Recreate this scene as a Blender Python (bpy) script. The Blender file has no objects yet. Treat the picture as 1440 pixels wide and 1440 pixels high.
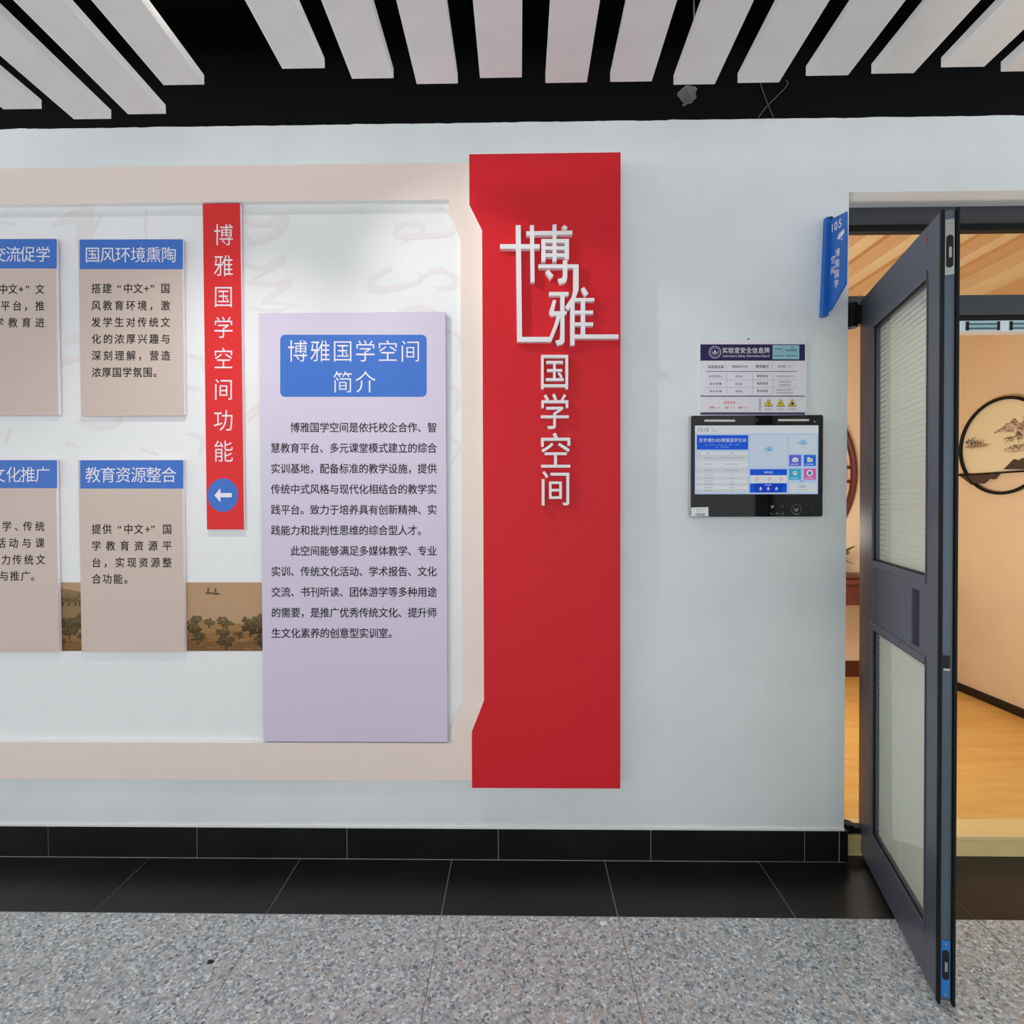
import bpy, bmesh, math, random
from mathutils import Vector, Matrix, noise as mnoise
random.seed(7)
SC = bpy.context.scene
COL = SC.collection

# ------------------------------------------------------------------ camera, world, lights, exposure
YAW, PITCH, ROLL, DIST, CAM_H = .0142, .0170, -.0031, 2.0096, 1.4095
def cam_axes():
    cy, sy, cp, sp = math.cos(YAW), math.sin(YAW), math.cos(PITCH), math.sin(PITCH)
    f = Vector((-sy*cp, cy*cp, -sp)); r = Vector((cy, sy, 0)); u = r.cross(f)
    cr, sr = math.cos(ROLL), math.sin(ROLL)
    return cr*r + sr*u, -sr*r + cr*u, f
CR, CU, CF = cam_axes()
EYE = Vector((0, -DIST, CAM_H))
cam = bpy.data.cameras.new('camera'); cam.sensor_width = 36; cam.lens = 18; cam.clip_start = .02
camo = bpy.data.objects.new('camera', cam); COL.objects.link(camo)
m = Matrix((CR, CU, -CF)).transposed().to_4x4(); m.translation = EYE
camo.matrix_world = m; SC.camera = camo

world = bpy.data.worlds.new('world'); SC.world = world; world.use_nodes = True
wb = world.node_tree.nodes['Background']; wb.inputs[0].default_value = (.94, .98, 1, 1); wb.inputs[1].default_value = 1.16

def area(name, loc, target, size, energy, color, sy=None):
    l = bpy.data.lights.new(name, 'AREA'); l.energy = energy; l.color = color
    l.size = size
    if sy: l.shape = 'RECTANGLE'; l.size_y = sy
    o = bpy.data.objects.new(name, l); COL.objects.link(o); o.location = loc
    o.rotation_euler = (Vector(target)-Vector(loc)).to_track_quat('-Z', 'Y').to_euler()
    return o
LAMP = Vector((-.95, -.60, 2.86))
def beam(loc, target, energy, deg):
    l = bpy.data.lights.new('lamp_beam', 'SPOT'); l.energy = energy; l.color = (1, .97, .93); l.spot_size = math.radians(deg); l.spot_blend = 1; l.shadow_soft_size = .03
    o = bpy.data.objects.new('lamp_beam', l); COL.objects.link(o); o.location = loc
    o.rotation_euler = (Vector(target)-Vector(loc)).to_track_quat('-Z', 'Y').to_euler()
ADDED_LAMP = Vector((-.86, -.86, 2.86))  # second lamp, unseen, added to light the display boards
beam(LAMP-Vector((0, 0, .03)), (1.75, 0, .6), 92, 88)
beam(ADDED_LAMP-Vector((0, 0, .03)), (-1.25, -.1, .2), 130, 100)
# strip light hidden in the black void above the slat ends
area('strip_light', (.2, -.30, 3.15), (.2, -.12, 2.2), 7.0, 12.5, (.96, .98, 1), .05)
# warm unseen point light, no fixture, set low to brighten the room walls
def unseen_light(loc, energy, color, r):
    l = bpy.data.lights.new('room_light', 'POINT'); l.energy = energy; l.color = color; l.shadow_soft_size = r
    o = bpy.data.objects.new('room_light', l); COL.objects.link(o); o.location = loc
unseen_light((1.7, .95, 1.25), 27, (1, .92, .80), .15)
SC.view_settings.view_transform = 'Standard'; SC.view_settings.look = 'None'
SC.view_settings.exposure = 0.0; SC.view_settings.gamma = 1; SC.view_settings.use_curve_mapping = False

# ------------------------------------------------------------------ measuring helpers (photo pixel -> point on a real plane)
def ray(x, y): return CF + (x-720)/720*CR + (720-y)/720*CU
def P(x, y, Y=0.0):
    d = ray(x, y); return EYE + d*((Y+DIST)/d.y)
def PZ(x, y, Z):
    d = ray(x, y); return EYE + d*((Z-CAM_H)/d.z)
def PXp(x, y, X):
    d = ray(x, y); return EYE + d*(X/d.x)
def Pplane(x, y, p0, n):
    d = ray(x, y); return EYE + d*((p0-EYE).dot(n)/d.dot(n))

# ------------------------------------------------------------------ materials
def lin(c):
    c = c/255; return c/12.92 if c <= .04045 else ((c+.055)/1.055)**2.4
def col(r, g, b, k=1.25): return tuple(min(.92, lin(v)*k) for v in (r, g, b)) + (1,)
MATS = {}
def mat(name, color, rough=.6, metal=0, spec=.5, noise=0, nscale=8, bump=0, bscale=200, emit=0, alpha=None):
    if name in MATS: return MATS[name]
    M = bpy.data.materials.new(name); M.use_nodes = True; MATS[name] = M
    nt = M.node_tree; b = nt.nodes['Principled BSDF']
    b.inputs['Base Color'].default_value = color; b.inputs['Roughness'].default_value = rough
    b.inputs['Metallic'].default_value = metal; b.inputs['Specular IOR Level'].default_value = spec
    tc = nt.nodes.new('ShaderNodeTexCoord')
    if noise:
        n = nt.nodes.new('ShaderNodeTexNoise'); n.inputs['Scale'].default_value = nscale; n.inputs['Detail'].default_value = 5
        nt.links.new(tc.outputs['Object'], n.inputs['Vector'])
        r = nt.nodes.new('ShaderNodeMapRange'); r.inputs[1].default_value = .3; r.inputs[2].default_value = .7
        r.inputs[3].default_value = 1-noise; r.inputs[4].default_value = 1+noise*.5
        nt.links.new(n.outputs['Fac'], r.inputs[0])
        mx = nt.nodes.new('ShaderNodeVectorMath'); mx.operation = 'SCALE'; mx.inputs[0].default_value = color[:3]
        nt.links.new(r.outputs[0], mx.inputs['Scale']); nt.links.new(mx.outputs[0], b.inputs['Base Color'])
    if bump:
        n2 = nt.nodes.new('ShaderNodeTexNoise'); n2.inputs['Scale'].default_value = bscale; n2.inputs['Detail'].default_value = 3
        nt.links.new(tc.outputs['Object'], n2.inputs['Vector'])
        bp = nt.nodes.new('ShaderNodeBump'); bp.inputs['Strength'].default_value = bump; bp.inputs['Distance'].default_value = .004
        nt.links.new(n2.outputs['Fac'], bp.inputs['Height']); nt.links.new(bp.outputs[0], b.inputs['Normal'])
    if emit:
        b.inputs['Base Color'].default_value = (0, 0, 0, 1); b.inputs['Specular IOR Level'].default_value = 0.2
        b.inputs['Emission Color'].default_value = color; b.inputs['Emission Strength'].default_value = emit
    return M
def flatmat(rgb, emit=0, rough=.6):
    n = ('glow_' if emit else 'print_') + '_'.join(str(int(v)) for v in rgb)
    if emit: return mat(n, tuple(lin(v) for v in rgb)+(1,), .3, emit=emit)
    return mat(n, col(*rgb), rough, spec=.3)
def glassmat(name, tint=(1, 1, 1, 1), ior=1.5):
    M = bpy.data.materials.new(name); M.use_nodes = True; nt = M.node_tree; nt.nodes.clear(); MATS[name] = M
    o = nt.nodes.new('ShaderNodeOutputMaterial'); mx = nt.nodes.new('ShaderNodeMixShader')
    t = nt.nodes.new('ShaderNodeBsdfTransparent'); t.inputs[0].default_value = tint
    g = nt.nodes.new('ShaderNodeBsdfGlossy'); g.inputs['Roughness'].default_value = .01
    f = nt.nodes.new('ShaderNodeFresnel'); f.inputs[0].default_value = ior
    gm = nt.nodes.new('ShaderNodeNewGeometry'); iv = nt.nodes.new('ShaderNodeMath'); iv.operation = 'SUBTRACT'; iv.inputs[0].default_value = 1; nt.links.new(gm.outputs['Backfacing'], iv.inputs[1]); mu = nt.nodes.new('ShaderNodeMath'); mu.operation = 'MULTIPLY'; nt.links.new(f.outputs[0], mu.inputs[0]); nt.links.new(iv.outputs[0], mu.inputs[1]); nt.links.new(mu.outputs[0], mx.inputs[0]); nt.links.new(t.outputs[0], mx.inputs[1]); nt.links.new(g.outputs[0], mx.inputs[2])
    nt.links.new(mx.outputs[0], o.inputs[0]); return M

M_wall = mat('wall_paint', col(214, 218, 219), .55, spec=.3, noise=.05, nscale=3, bump=.12, bscale=120)
M_black = mat('black_paint', (.0016, .0016, .002, 1), .8, spec=.12)
M_slat = mat('slat_white', col(222, 233, 221), .5, spec=.3, noise=.03, nscale=12)
M_tile = mat('black_tile', (.010, .010, .011, 1), .32, spec=.35, noise=.4, nscale=5)
M_grout = mat('grout', col(160, 156, 150), .9)
M_caulk = mat('caulk', col(226, 224, 220), .9, bump=.5, bscale=90)
M_frame = mat('beige_board', col(226, 206, 197), .55, spec=.3, bump=.06, bscale=60)
M_white = mat('white_pvc', col(232, 230, 230), .5, spec=.4)
M_print = mat('print_sheet', col(226, 228, 226), .6, spec=.2, bump=.25, bscale=180)
M_tan = mat('board_tan', col(197, 179, 169), .55, spec=.3)
M_lilac = mat('board_lilac', col(200, 190, 209), .5, spec=.35)
M_lilac_edge = mat('board_edge', col(226, 212, 228), .5)
M_blue = mat('header_blue', col(56, 110, 198, 1.1), .5)
M_red = mat('sign_red', col(196, 30, 40, 1.3), .5, spec=.25, bump=.06, bscale=60)
M_redstrip = mat('strip_red', col(206, 40, 42, 1.3), .5, spec=.3)
M_letter = mat('raised_letter', col(228, 220, 228), .5)
M_txtwhite = mat('text_pale', col(222, 216, 236), .6)
M_txtblack = mat('text_black', (.018, .016, .018, 1), .7, spec=.2)
M_door = mat('door_grey', col(96, 98, 108, 1.15), .38, metal=.25, spec=.5)
M_channel = mat('door_channel', col(92, 106, 118, 1.1), .4, metal=.3)
M_rubber = mat('black_rubber', (.006, .006, .006, 1), .6, spec=.3)
M_dframe = mat('frame_grey', col(62, 64, 69, 1.1), .45, metal=.2)
M_steel = mat('steel', (.55, .56, .56, 1), .3, metal=.9)
M_dark = mat('dark_slot', (.006, .006, .007, 1), .6)
M_bluepl = mat('lock_blue', col(34, 118, 190), .4)
M_sign = mat('sign_blue', col(28, 98, 182, 1.2), .4, spec=.5)
M_glass = glassmat('door_glass', ior=1.9)
M_clear = glassmat('clear_glass', ior=1.3)
M_blind = mat('blind_slat', col(218, 222, 204), .5)
M_peach = mat('room_paint', col(224, 202, 172), .7, noise=.06, nscale=2)
M_cream = mat('cream_panel', col(242, 216, 184), .7)
M_ink = mat('ink', (.05, .045, .045, 1), .8)
M_inkpale = mat('ink_pale', (.30, .25, .21, 1), .8)
M_rosewood = mat('rosewood', col(88, 38, 25), .4, noise=.3, nscale=14)
M_skirt = mat('room_skirting', (.012, .010, .009, 1), .5)
M_batten = mat('ceiling_wood', col(232, 206, 166), .6, noise=.08, nscale=4)
M_battendark = mat('ceiling_wood_dark', col(206, 172, 128), .6)  # darker wood tone for the battens and lower soffit step
M_leaf = mat('leaf', (.05, .14, .03, 1), .5)
M_nosing = mat('step_nosing', col(234, 198, 140, 1.25), .5, noise=.06, nscale=6)

def wood_floor():
    M = bpy.data.materials.new('wood_floor'); M.use_nodes = True; nt = M.node_tree; b = nt.nodes['Principled BSDF']
    tc = nt.nodes.new('ShaderNodeTexCoord'); mp = nt.nodes.new('ShaderNodeMapping'); mp.inputs['Scale'].default_value = (1.5, 9, 1)
    n = nt.nodes.new('ShaderNodeTexNoise'); n.inputs['Scale'].default_value = 2.2; n.inputs['Detail'].default_value = 7
    nt.links.new(tc.outputs['Object'], mp.inputs[0]); nt.links.new(mp.outputs[0], n.inputs['Vector'])
    r = nt.nodes.new('ShaderNodeValToRGB'); r.color_ramp.elements[0].position = .3; r.color_ramp.elements[1].position = .72
    r.color_ramp.elements[0].color = col(216, 162, 88); r.color_ramp.elements[1].color = col(236, 186, 110)
    nt.links.new(n.outputs['Fac'], r.inputs[0])
    br = nt.nodes.new('ShaderNodeTexBrick'); br.inputs['Scale'].default_value = 1; br.inputs['Brick Width'].default_value = 1.2; br.inputs['Row Height'].default_value = .19
    br.inputs['Mortar Size'].default_value = .0015; br.inputs['Color1'].default_value = (1, 1, 1, 1); br.inputs['Color2'].default_value = (.95, .95, .95, 1); br.inputs['Mortar'].default_value = (.84, .8, .76, 1)
    nt.links.new(tc.outputs['Object'], br.inputs['Vector'])
    mx = nt.nodes.new('ShaderNodeMix'); mx.data_type = 'RGBA'; mx.blend_type = 'MULTIPLY'; mx.inputs[0].default_value = 1
    nt.links.new(r.outputs[0], mx.inputs[6]); nt.links.new(br.outputs[0], mx.inputs[7]); nt.links.new(mx.outputs[2], b.inputs['Base Color'])
    b.inputs['Roughness'].default_value = .35; b.inputs['Specular IOR Level'].default_value = .35
    return M
M_wood = wood_floor()
def granite():
    M = bpy.data.materials.new('granite'); M.use_nodes = True; nt = M.node_tree; b = nt.nodes['Principled BSDF']
    tc = nt.nodes.new('ShaderNodeTexCoord')
    nz = nt.nodes.new('ShaderNodeTexNoise'); nz.inputs['Scale'].default_value = 60; nz.inputs['Detail'].default_value = 2
    nt.links.new(tc.outputs['Object'], nz.inputs['Vector'])
    dis = nt.nodes.new('ShaderNodeVectorMath'); dis.operation = 'SCALE'; dis.inputs['Scale'].default_value = .012
    nt.links.new(nz.outputs['Color'], dis.inputs[0])
    ad = nt.nodes.new('ShaderNodeVectorMath'); nt.links.new(tc.outputs['Object'], ad.inputs[0]); nt.links.new(dis.outputs[0], ad.inputs[1])
    def vor(scale, stops):
        v = nt.nodes.new('ShaderNodeTexVoronoi'); v.inputs['Scale'].default_value = scale
        nt.links.new(ad.outputs[0], v.inputs['Vector'])
        s = nt.nodes.new('ShaderNodeSeparateColor'); nt.links.new(v.outputs['Color'], s.inputs[0])
        r = nt.nodes.new('ShaderNodeValToRGB'); r.color_ramp.interpolation = 'CONSTANT'
        e = r.color_ramp.elements; e[0].position = 0; e[0].color = stops[0][1]; e[1].position = stops[1][0]; e[1].color = stops[1][1]
        for p, c in stops[2:]:
            q = e.new(p); q.color = c
        nt.links.new(s.outputs[0], r.inputs[0]); return r, s
    g = lambda r, gg, bb: col(r*.975, gg, bb*1.01, 1.3)
    a, s1 = vor(135, [(0, g(70, 74, 78)), (.06, g(116, 120, 124)), (.20, g(146, 148, 151)), (.44, g(172, 172, 173)), (.70, g(194, 192, 190)), (.90, g(222, 221, 219))])
    c, s2 = vor(330, [(0, g(118, 122, 124)), (.2, g(158, 160, 163)), (.5, g(186, 185, 186)), (.8, g(208, 206, 206))])
    d, s3 = vor(78, [(0, g(180, 166, 154)), (.5, g(192, 178, 170)), (.8, g(172, 158, 142))])
    mx = nt.nodes.new('ShaderNodeMix'); mx.data_type = 'RGBA'; mx.inputs[0].default_value = .3
    nt.links.new(a.outputs[0], mx.inputs[6]); nt.links.new(c.outputs[0], mx.inputs[7])
    lt = nt.nodes.new('ShaderNodeMath'); lt.operation = 'LESS_THAN'; lt.inputs[1].default_value = .16; nt.links.new(s3.outputs[1], lt.inputs[0])
    ml = nt.nodes.new('ShaderNodeMath'); ml.operation = 'MULTIPLY'; ml.inputs[1].default_value = .7; nt.links.new(lt.outputs[0], ml.inputs[0])
    m2 = nt.nodes.new('ShaderNodeMix'); m2.data_type = 'RGBA'; nt.links.new(ml.outputs[0], m2.inputs[0])
    nt.links.new(mx.outputs[2], m2.inputs[6]); nt.links.new(d.outputs[0], m2.inputs[7]); nt.links.new(m2.outputs[2], b.inputs['Base Color'])
    b.inputs['Roughness'].default_value = .5; b.inputs['Specular IOR Level'].default_value = .3
    return M
M_granite = granite()
M_joint = mat('slab_joint', col(150, 138, 126), .9)

# ------------------------------------------------------------------ mesh builder
class MB:
    def __init__(s): s.v = []; s.f = []; s.mi = []; s.mats = []
    def _m(s, m):
        if m is None: m = s.mats[0] if s.mats else M_wall
        if m not in s.mats: s.mats.append(m)
        return s.mats.index(m)
    def add(s, vs, fs, m):
        k = len(s.v); i = s._m(m); s.v += [Vector(v) for v in vs]
        for f in fs: s.f.append([k+j for j in f]); s.mi.append(i)
        return s
    def merge(s, o):
        for f_, i in zip(o.f, o.mi): s.add([o.v[j] for j in f_], [tuple(range(len(f_)))], o.mats[i])
        return s
    def box(s, a, b, m=None):
        (x0, y0, z0), (x1, y1, z1) = a, b
        return s.hexa([(x0,y0,z0),(x1,y0,z0),(x1,y1,z0),(x0,y1,z0),(x0,y0,z1),(x1,y0,z1),(x1,y1,z1),(x0,y1,z1)], m)
    def hexa(s, v, m=None):
        return s.add(v, [(0,3,2,1),(4,5,6,7),(0,1,5,4),(1,2,6,5),(2,3,7,6),(3,0,4,7)], m)
    def prism(s, pts, off, m=None, side=None, front=True, back=True):
        """pts: polygon (front face), off: vector to the back face"""
        n = len(pts); off = Vector(off); pts = [Vector(p) for p in pts]
        k = len(s.v); s.v += pts + [p+off for p in pts]; i = s._m(m); j = s._m(side) if side else i
        if front: s.f.append([k+q for q in range(n)]); s.mi.append(i)
        if back: s.f.append([k+n+q for q in reversed(range(n))]); s.mi.append(i)
        for q in range(n):
            r = (q+1) % n; s.f.append([k+q, k+n+q, k+n+r, k+r]); s.mi.append(j)
        return s
    def tube(s, pts, r, m=None, n=10, closed=False):
        pts = [Vector(p) for p in pts]; L = len(pts); k = len(s.v); i = s._m(m)
        up = None
        for q, p in enumerate(pts):
            if closed: t = pts[(q+1) % L]-pts[q-1]
            else: t = pts[min(q+1, L-1)]-pts[max(q-1, 0)]
            t.normalize()
            if up is None: up = Vector((0, 0, 1)) if abs(t.z) < .9 else Vector((1, 0, 0))
            a = (up - t*up.dot(t)).normalized(); up = a; b = t.cross(a)
            rr = r[q] if isinstance(r, (list, tuple)) else r
            for w in range(n):
                th = 2*math.pi*w/n; s.v.append(p + a*rr*math.cos(th) + b*rr*math.sin(th))
        for q in range(L if closed else L-1):
            for w in range(n):
                A = k+q*n; B = k+((q+1) % L)*n
                s.f.append([A+w, A+(w+1) % n, B+(w+1) % n, B+w]); s.mi.append(i)
        if not closed:
            s.f.append([k+w for w in reversed(range(n))]); s.mi.append(i)
            s.f.append([k+(L-1)*n+w for w in range(n)]); s.mi.append(i)
        return s
    def cyl(s, a, b, r, m=None, n=20): return s.tube([a, b], r, m, n)
    def blob(s, c, r, m=None, seed=0, amp=.3, n=10, sq=(1, 1, 1)):
        k = len(s.v); i = s._m(m); c = Vector(c)
        for a in range(n+1):
            for b in range(2*n):
                th = math.pi*a/n; ph = math.pi*b/n
                d = Vector((math.sin(th)*math.cos(ph), math.sin(th)*math.sin(ph), math.cos(th)))
                q = r*(1+amp*mnoise.noise(d*1.8+Vector((seed, seed*2, 0))))
                s.v.append(c + Vector((d.x*q*sq[0], d.y*q*sq[1], d.z*q*sq[2])))
        for a in range(n):
            for b in range(2*n):
                A = k+a*2*n; B = A+2*n; s.f.append([A+b, B+b, B+(b+1) % (2*n), A+(b+1) % (2*n)]); s.mi.append(i)
        return s
    def build(s, name, parent=None, smooth=False, bevel=0, origin=None, fix=True):
        if parent is not None: o0 = Vector(parent['_o'])
        elif origin is not None: o0 = Vector(origin)
        else:
            xs = [v.x for v in s.v]; ys = [v.y for v in s.v]; zs = [v.z for v in s.v]
            o0 = Vector(((min(xs)+max(xs))/2, (min(ys)+max(ys))/2, min(zs)))
        me = bpy.data.meshes.new(name); me.from_pydata([tuple(v-o0) for v in s.v], [], s.f)
        for mm in s.mats: me.materials.append(mm)
        for p, i in zip(me.polygons, s.mi): p.material_index = i; p.use_smooth = smooth
        if fix:
            bm = bmesh.new(); bm.from_mesh(me); bmesh.ops.recalc_face_normals(bm, faces=bm.faces); bm.to_mesh(me); bm.free()
        o = bpy.data.objects.new(name, me); COL.objects.link(o); o['_o'] = tuple(o0)
        if parent is not None: o.parent = parent
        else: o.location = o0
        if bevel:
            bv = o.modifiers.new('bevel', 'BEVEL'); bv.width = bevel; bv.segments = 2; bv.limit_method = 'ANGLE'; bv.angle_limit = math.radians(40)
        return o
def empty(name, loc):
    o = bpy.data.objects.new(name, None); COL.objects.link(o); o.location = loc; o['_o'] = tuple(loc); o.empty_display_size = .1; return o
def tag(o, label, cat=None, group=None, kind=None):
    if label: o['label'] = label
    if cat: o['category'] = cat
    if group: o['group'] = group
    if kind: o['kind'] = kind
    return o
def rect(x0, y0, x1, y1, Y):
    """axis-aligned rectangle on the plane Y whose sides pass the mean of the measured corners"""
    a, b, c, d = P(x0, y0, Y), P(x1, y0, Y), P(x1, y1, Y), P(x0, y1, Y)
    X0, X1, Z1, Z0 = (a.x+d.x)/2, (b.x+c.x)/2, (a.z+b.z)/2, (c.z+d.z)/2
    return X0, X1, Z0, Z1
def slab(mb, x0, y0, x1, y1, Yf, Yb, m, side=None):
    X0, X1, Z0, Z1 = rect(x0, y0, x1, y1, Yf)
    return mb.prism([(X0, Yf, Z0), (X1, Yf, Z0), (X1, Yf, Z1), (X0, Yf, Z1)], (0, Yb-Yf, 0), m, side)

# ------------------------------------------------------------------ glyphs
GL = {}
def glyph(ch, bold=0.0, ext=0.0):
    """one character as a flat filled mesh; bold moves the outline outwards, ext makes it a solid of that half depth"""
    k = (ch, bold, ext)
    if k in GL: return GL[k]
    c = bpy.data.curves.new('glyph', 'FONT'); c.body = ch; c.fill_mode = 'FRONT'; c.resolution_u = 3
    o = bpy.data.objects.new('glyph', c); COL.objects.link(o)
    me = bpy.data.meshes.new_from_object(o.evaluated_get(bpy.context.evaluated_depsgraph_get()))
    bm = bmesh.new(); bm.from_mesh(me); bmesh.ops.remove_doubles(bm, verts=bm.verts, dist=1e-5)
    bm.verts.index_update()
    vs = [Vector((v.co.x, v.co.y, 0)) for v in bm.verts]; fs = []
    for f in bm.faces:
        ids = [v.index for v in f.verts]
        ar = sum(vs[ids[i]].x*vs[ids[(i+1) % len(ids)]].y-vs[ids[(i+1) % len(ids)]].x*vs[ids[i]].y for i in range(len(ids)))
        fs.append(tuple(ids if ar > 0 else reversed(ids)))
    bm.free(); bpy.data.objects.remove(o); bpy.data.meshes.remove(me); bpy.data.curves.remove(c)
    cnt = {}
    for f in fs:
        for i in range(len(f)): e = (f[i], f[(i+1) % len(f)]); cnt[e] = cnt.get(e, 0)+1
    edge = [e for e in cnt if (e[1], e[0]) not in cnt]
    if bold:
        nr = {}
        for i, j in edge:
            d = vs[j]-vs[i]; L = d.length or 1; n = Vector((d.y/L, -d.x/L, 0))
            nr.setdefault(i, []).append(n); nr.setdefault(j, []).append(n)
        new = [v.copy() for v in vs]
        for i, ns in nr.items():
            m_ = sum(ns, Vector())/len(ns)
            if m_.length > 1e-3: new[i] = vs[i] + m_.normalized()*bold*min(1.6, 1/max(.3, m_.length))
        vs = new
    xs = [v.x for v in vs] or [0]
    cx = .5 if ord(ch) > 0x2e00 else (min(xs)+max(xs))/2
    if ext:
        n = len(vs); f0 = fs; fs = list(f0) + [tuple(q+n for q in reversed(f)) for f in f0] + [(i, i+n, j+n, j) for i, j in edge]
        vs = [Vector((v.x, v.y, ext)) for v in vs] + [Vector((v.x, v.y, -ext)) for v in vs]
    GL[k] = (vs, fs, cx); return GL[k]
class Flat(MB):
    """printed shapes on a plane: f(x, y, layer) maps a measured pixel to the surface"""
    def __init__(s, f, emit=0): super().__init__(); s.map = f; s.emit = emit; s.k = 0
    def _c(s, c): return c if isinstance(c, bpy.types.Material) else flatmat(c, s.emit)
    def poly(s, pts, c, layer=1):
        s.k += 1; layer += s.k*.004
        return s.add([s.map(x, y, layer) for x, y in pts], [tuple(range(len(pts)))], s._c(c))
    def box2(s, x0, y0, x1, y1, c, layer=1): return s.poly([(x0,y0),(x1,y0),(x1,y1),(x0,y1)], c, layer)
    def rbox(s, x0, y0, x1, y1, r, c, layer=1):
        pts = []
        for cx, cy, a in ((x1-r, y0+r, -90), (x1-r, y1-r, 0), (x0+r, y1-r, 90), (x0+r, y0+r, 180)):
            for k in range(7):
                t = math.radians(a+15*k); pts.append((cx+r*math.cos(t), cy+r*math.sin(t)))
        return s.poly(pts, c, layer)
    def disc(s, x, y, rx, ry, c, layer=1, n=40):
        return s.poly([(x+rx*math.cos(2*math.pi*k/n), y+ry*math.sin(2*math.pi*k/n)) for k in range(n)], c, layer)
    def ringd(s, x, y, r, w, c, layer=1, n=40, a0=0, a1=360):
        for k in range(n):
            t0 = math.radians(a0+(a1-a0)*k/n); t1 = math.radians(a0+(a1-a0)*(k+1)/n)
            s.poly([(x+q*math.cos(t), y+q*math.sin(t)) for q, t in ((r, t0), (r, t1), (r-w, t1), (r-w, t0))], c, layer)
    def char(s, ch, x, y, w, h, c, layer=2, bold=0):
        vs, fs, cx = glyph(ch, bold); s.k += 1; layer += s.k*.004
        s.add([s.map(x+(v.x-cx)*w, y-(v.y-.38)*h, layer) for v in vs], fs, s._c(c))
    def line(s, txt, x0, x1, y, w, h, c, layer=2, bold=0):
        n = len(txt)
        for i, ch in enumerate(txt):
            if ch == ' ': continue
            s.char(ch, x0+(x1-x0)*i/max(1, n-1), y, w, h, c, layer, bold)
    def at(s, pairs, y, w, h, c, layer=2, bold=0):
        for ch, x in pairs: s.char(ch, x, y, w, h, c, layer, bold)
    def latin(s, txt, x0, x1, y, h, c, layer=2, bold=0):
        """proportional text fitted between x0 and x1"""
        adv = []; 
        for ch in txt:
            if ch == ' ': adv.append(.3); continue
            vs, fs, cx = glyph(ch, bold); xs = [v.x for v in vs]; adv.append(max(xs)+.06)
        k = (x1-x0)/sum(adv); x = x0
        for ch, a in zip(txt, adv):
            if ch != ' ':
                vs, fs, cx = glyph(ch, bold); s.k += 1
                s.add([s.map(x+v.x*k, y-(v.y-.36)*h, layer+s.k*.004) for v in vs], fs, s._c(c))
            x += a*k
    def stroke(s, pts, ws, c, layer=1, n=6):
        """brush stroke: smooth ribbon through pts with widths ws"""
        Q = []
        for i in range(len(pts)-1):
            p0, p1, p2, p3 = pts[max(i-1, 0)], pts[i], pts[i+1], pts[min(i+2, len(pts)-1)]
            for k in range(n):
                t = k/n
                f = lambda a, b, c_, d: .5*(2*b+(c_-a)*t+(2*a-5*b+4*c_-d)*t*t+(3*b-a-3*c_+d)*t**3)
                Q.append((f(p0[0], p1[0], p2[0], p3[0]), f(p0[1], p1[1], p2[1], p3[1]), ws[i]*(1-t)+ws[i+1]*t))
        Q.append((*pts[-1], ws[-1]))
        for (x, y, w), (x2, y2, w2) in zip(Q, Q[1:]):
            d = math.hypot(x2-x, y2-y); m_ = max(1, int(d/(max(.6, w)*.16)))
            for k in range(m_):
                t = k/m_; r = (w+(w2-w)*t)/2
                s.disc(x+(x2-x)*t, y+(y2-y)*t, r, r, c, layer, 14)
    def build(s, name, parent=None, **k): return super().build(name, parent, fix=False, **k)
def onY(Y, step=.0004):
    def f(x, y, l):
        p = P(x, y, Y-step*l); p.y = Y-step*l; return p
    return f

# ================================================================== STRUCTURE
WALL_TOP = 2.883; OPEN_X = 1.270; OPEN_T = 2.604; OPEN_R = 2.95; XL, XR = -4.2, 4.6; BACK = -4.6
S = lambda o, lab, cat: tag(o, lab, cat, kind='structure')
w = MB()
w.box((XL, 0, 0), (OPEN_X, .2, 3.3), M_black); w.box((OPEN_X, 0, OPEN_T+.001), (OPEN_R, .2, 3.3), M_black); w.box((OPEN_R, 0, 0), (XR, .2, 3.3), M_black)
S(w.build('wall_top'), 'black painted wall band above the white wall, behind the slat ends', 'wall')
# white plaster coat with a slightly ragged paint line at the top
def ragged(x): return WALL_TOP + .0035*mnoise.noise(Vector((x*9, 0, 3))) + .002*mnoise.noise(Vector((x*31, 5, 0)))
w = MB(); PT = .004
def coat(x0, x1, zb):
    n = max(2, int((x1-x0)/.02)); top = [(x0+(x1-x0)*i/n) for i in range(n+1)]
    w.prism([(x0, -PT, zb), (x1, -PT, zb)] + [(x, -PT, ragged(x)) for x in reversed(top)], (0, PT, 0), M_wall)
coat(XL, OPEN_X, 0); coat(OPEN_X, OPEN_R, OPEN_T); coat(OPEN_R, XR, 0)
w.box((OPEN_X, -PT, OPEN_T-.004), (OPEN_R, .2, OPEN_T), M_wall)
w.box((OPEN_X-.002, 0, .0), (OPEN_X+.001, .2, OPEN_T), M_wall)
S(w.build('wall_front'), 'white plastered corridor wall holding the display and the doorway', 'wall')

b = MB(); b.box((XL, BACK, 3.3), (XR, .2, 3.36), M_black)
S(b.build('ceiling'), 'black corridor ceiling above the white slats', 'ceiling')

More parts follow.
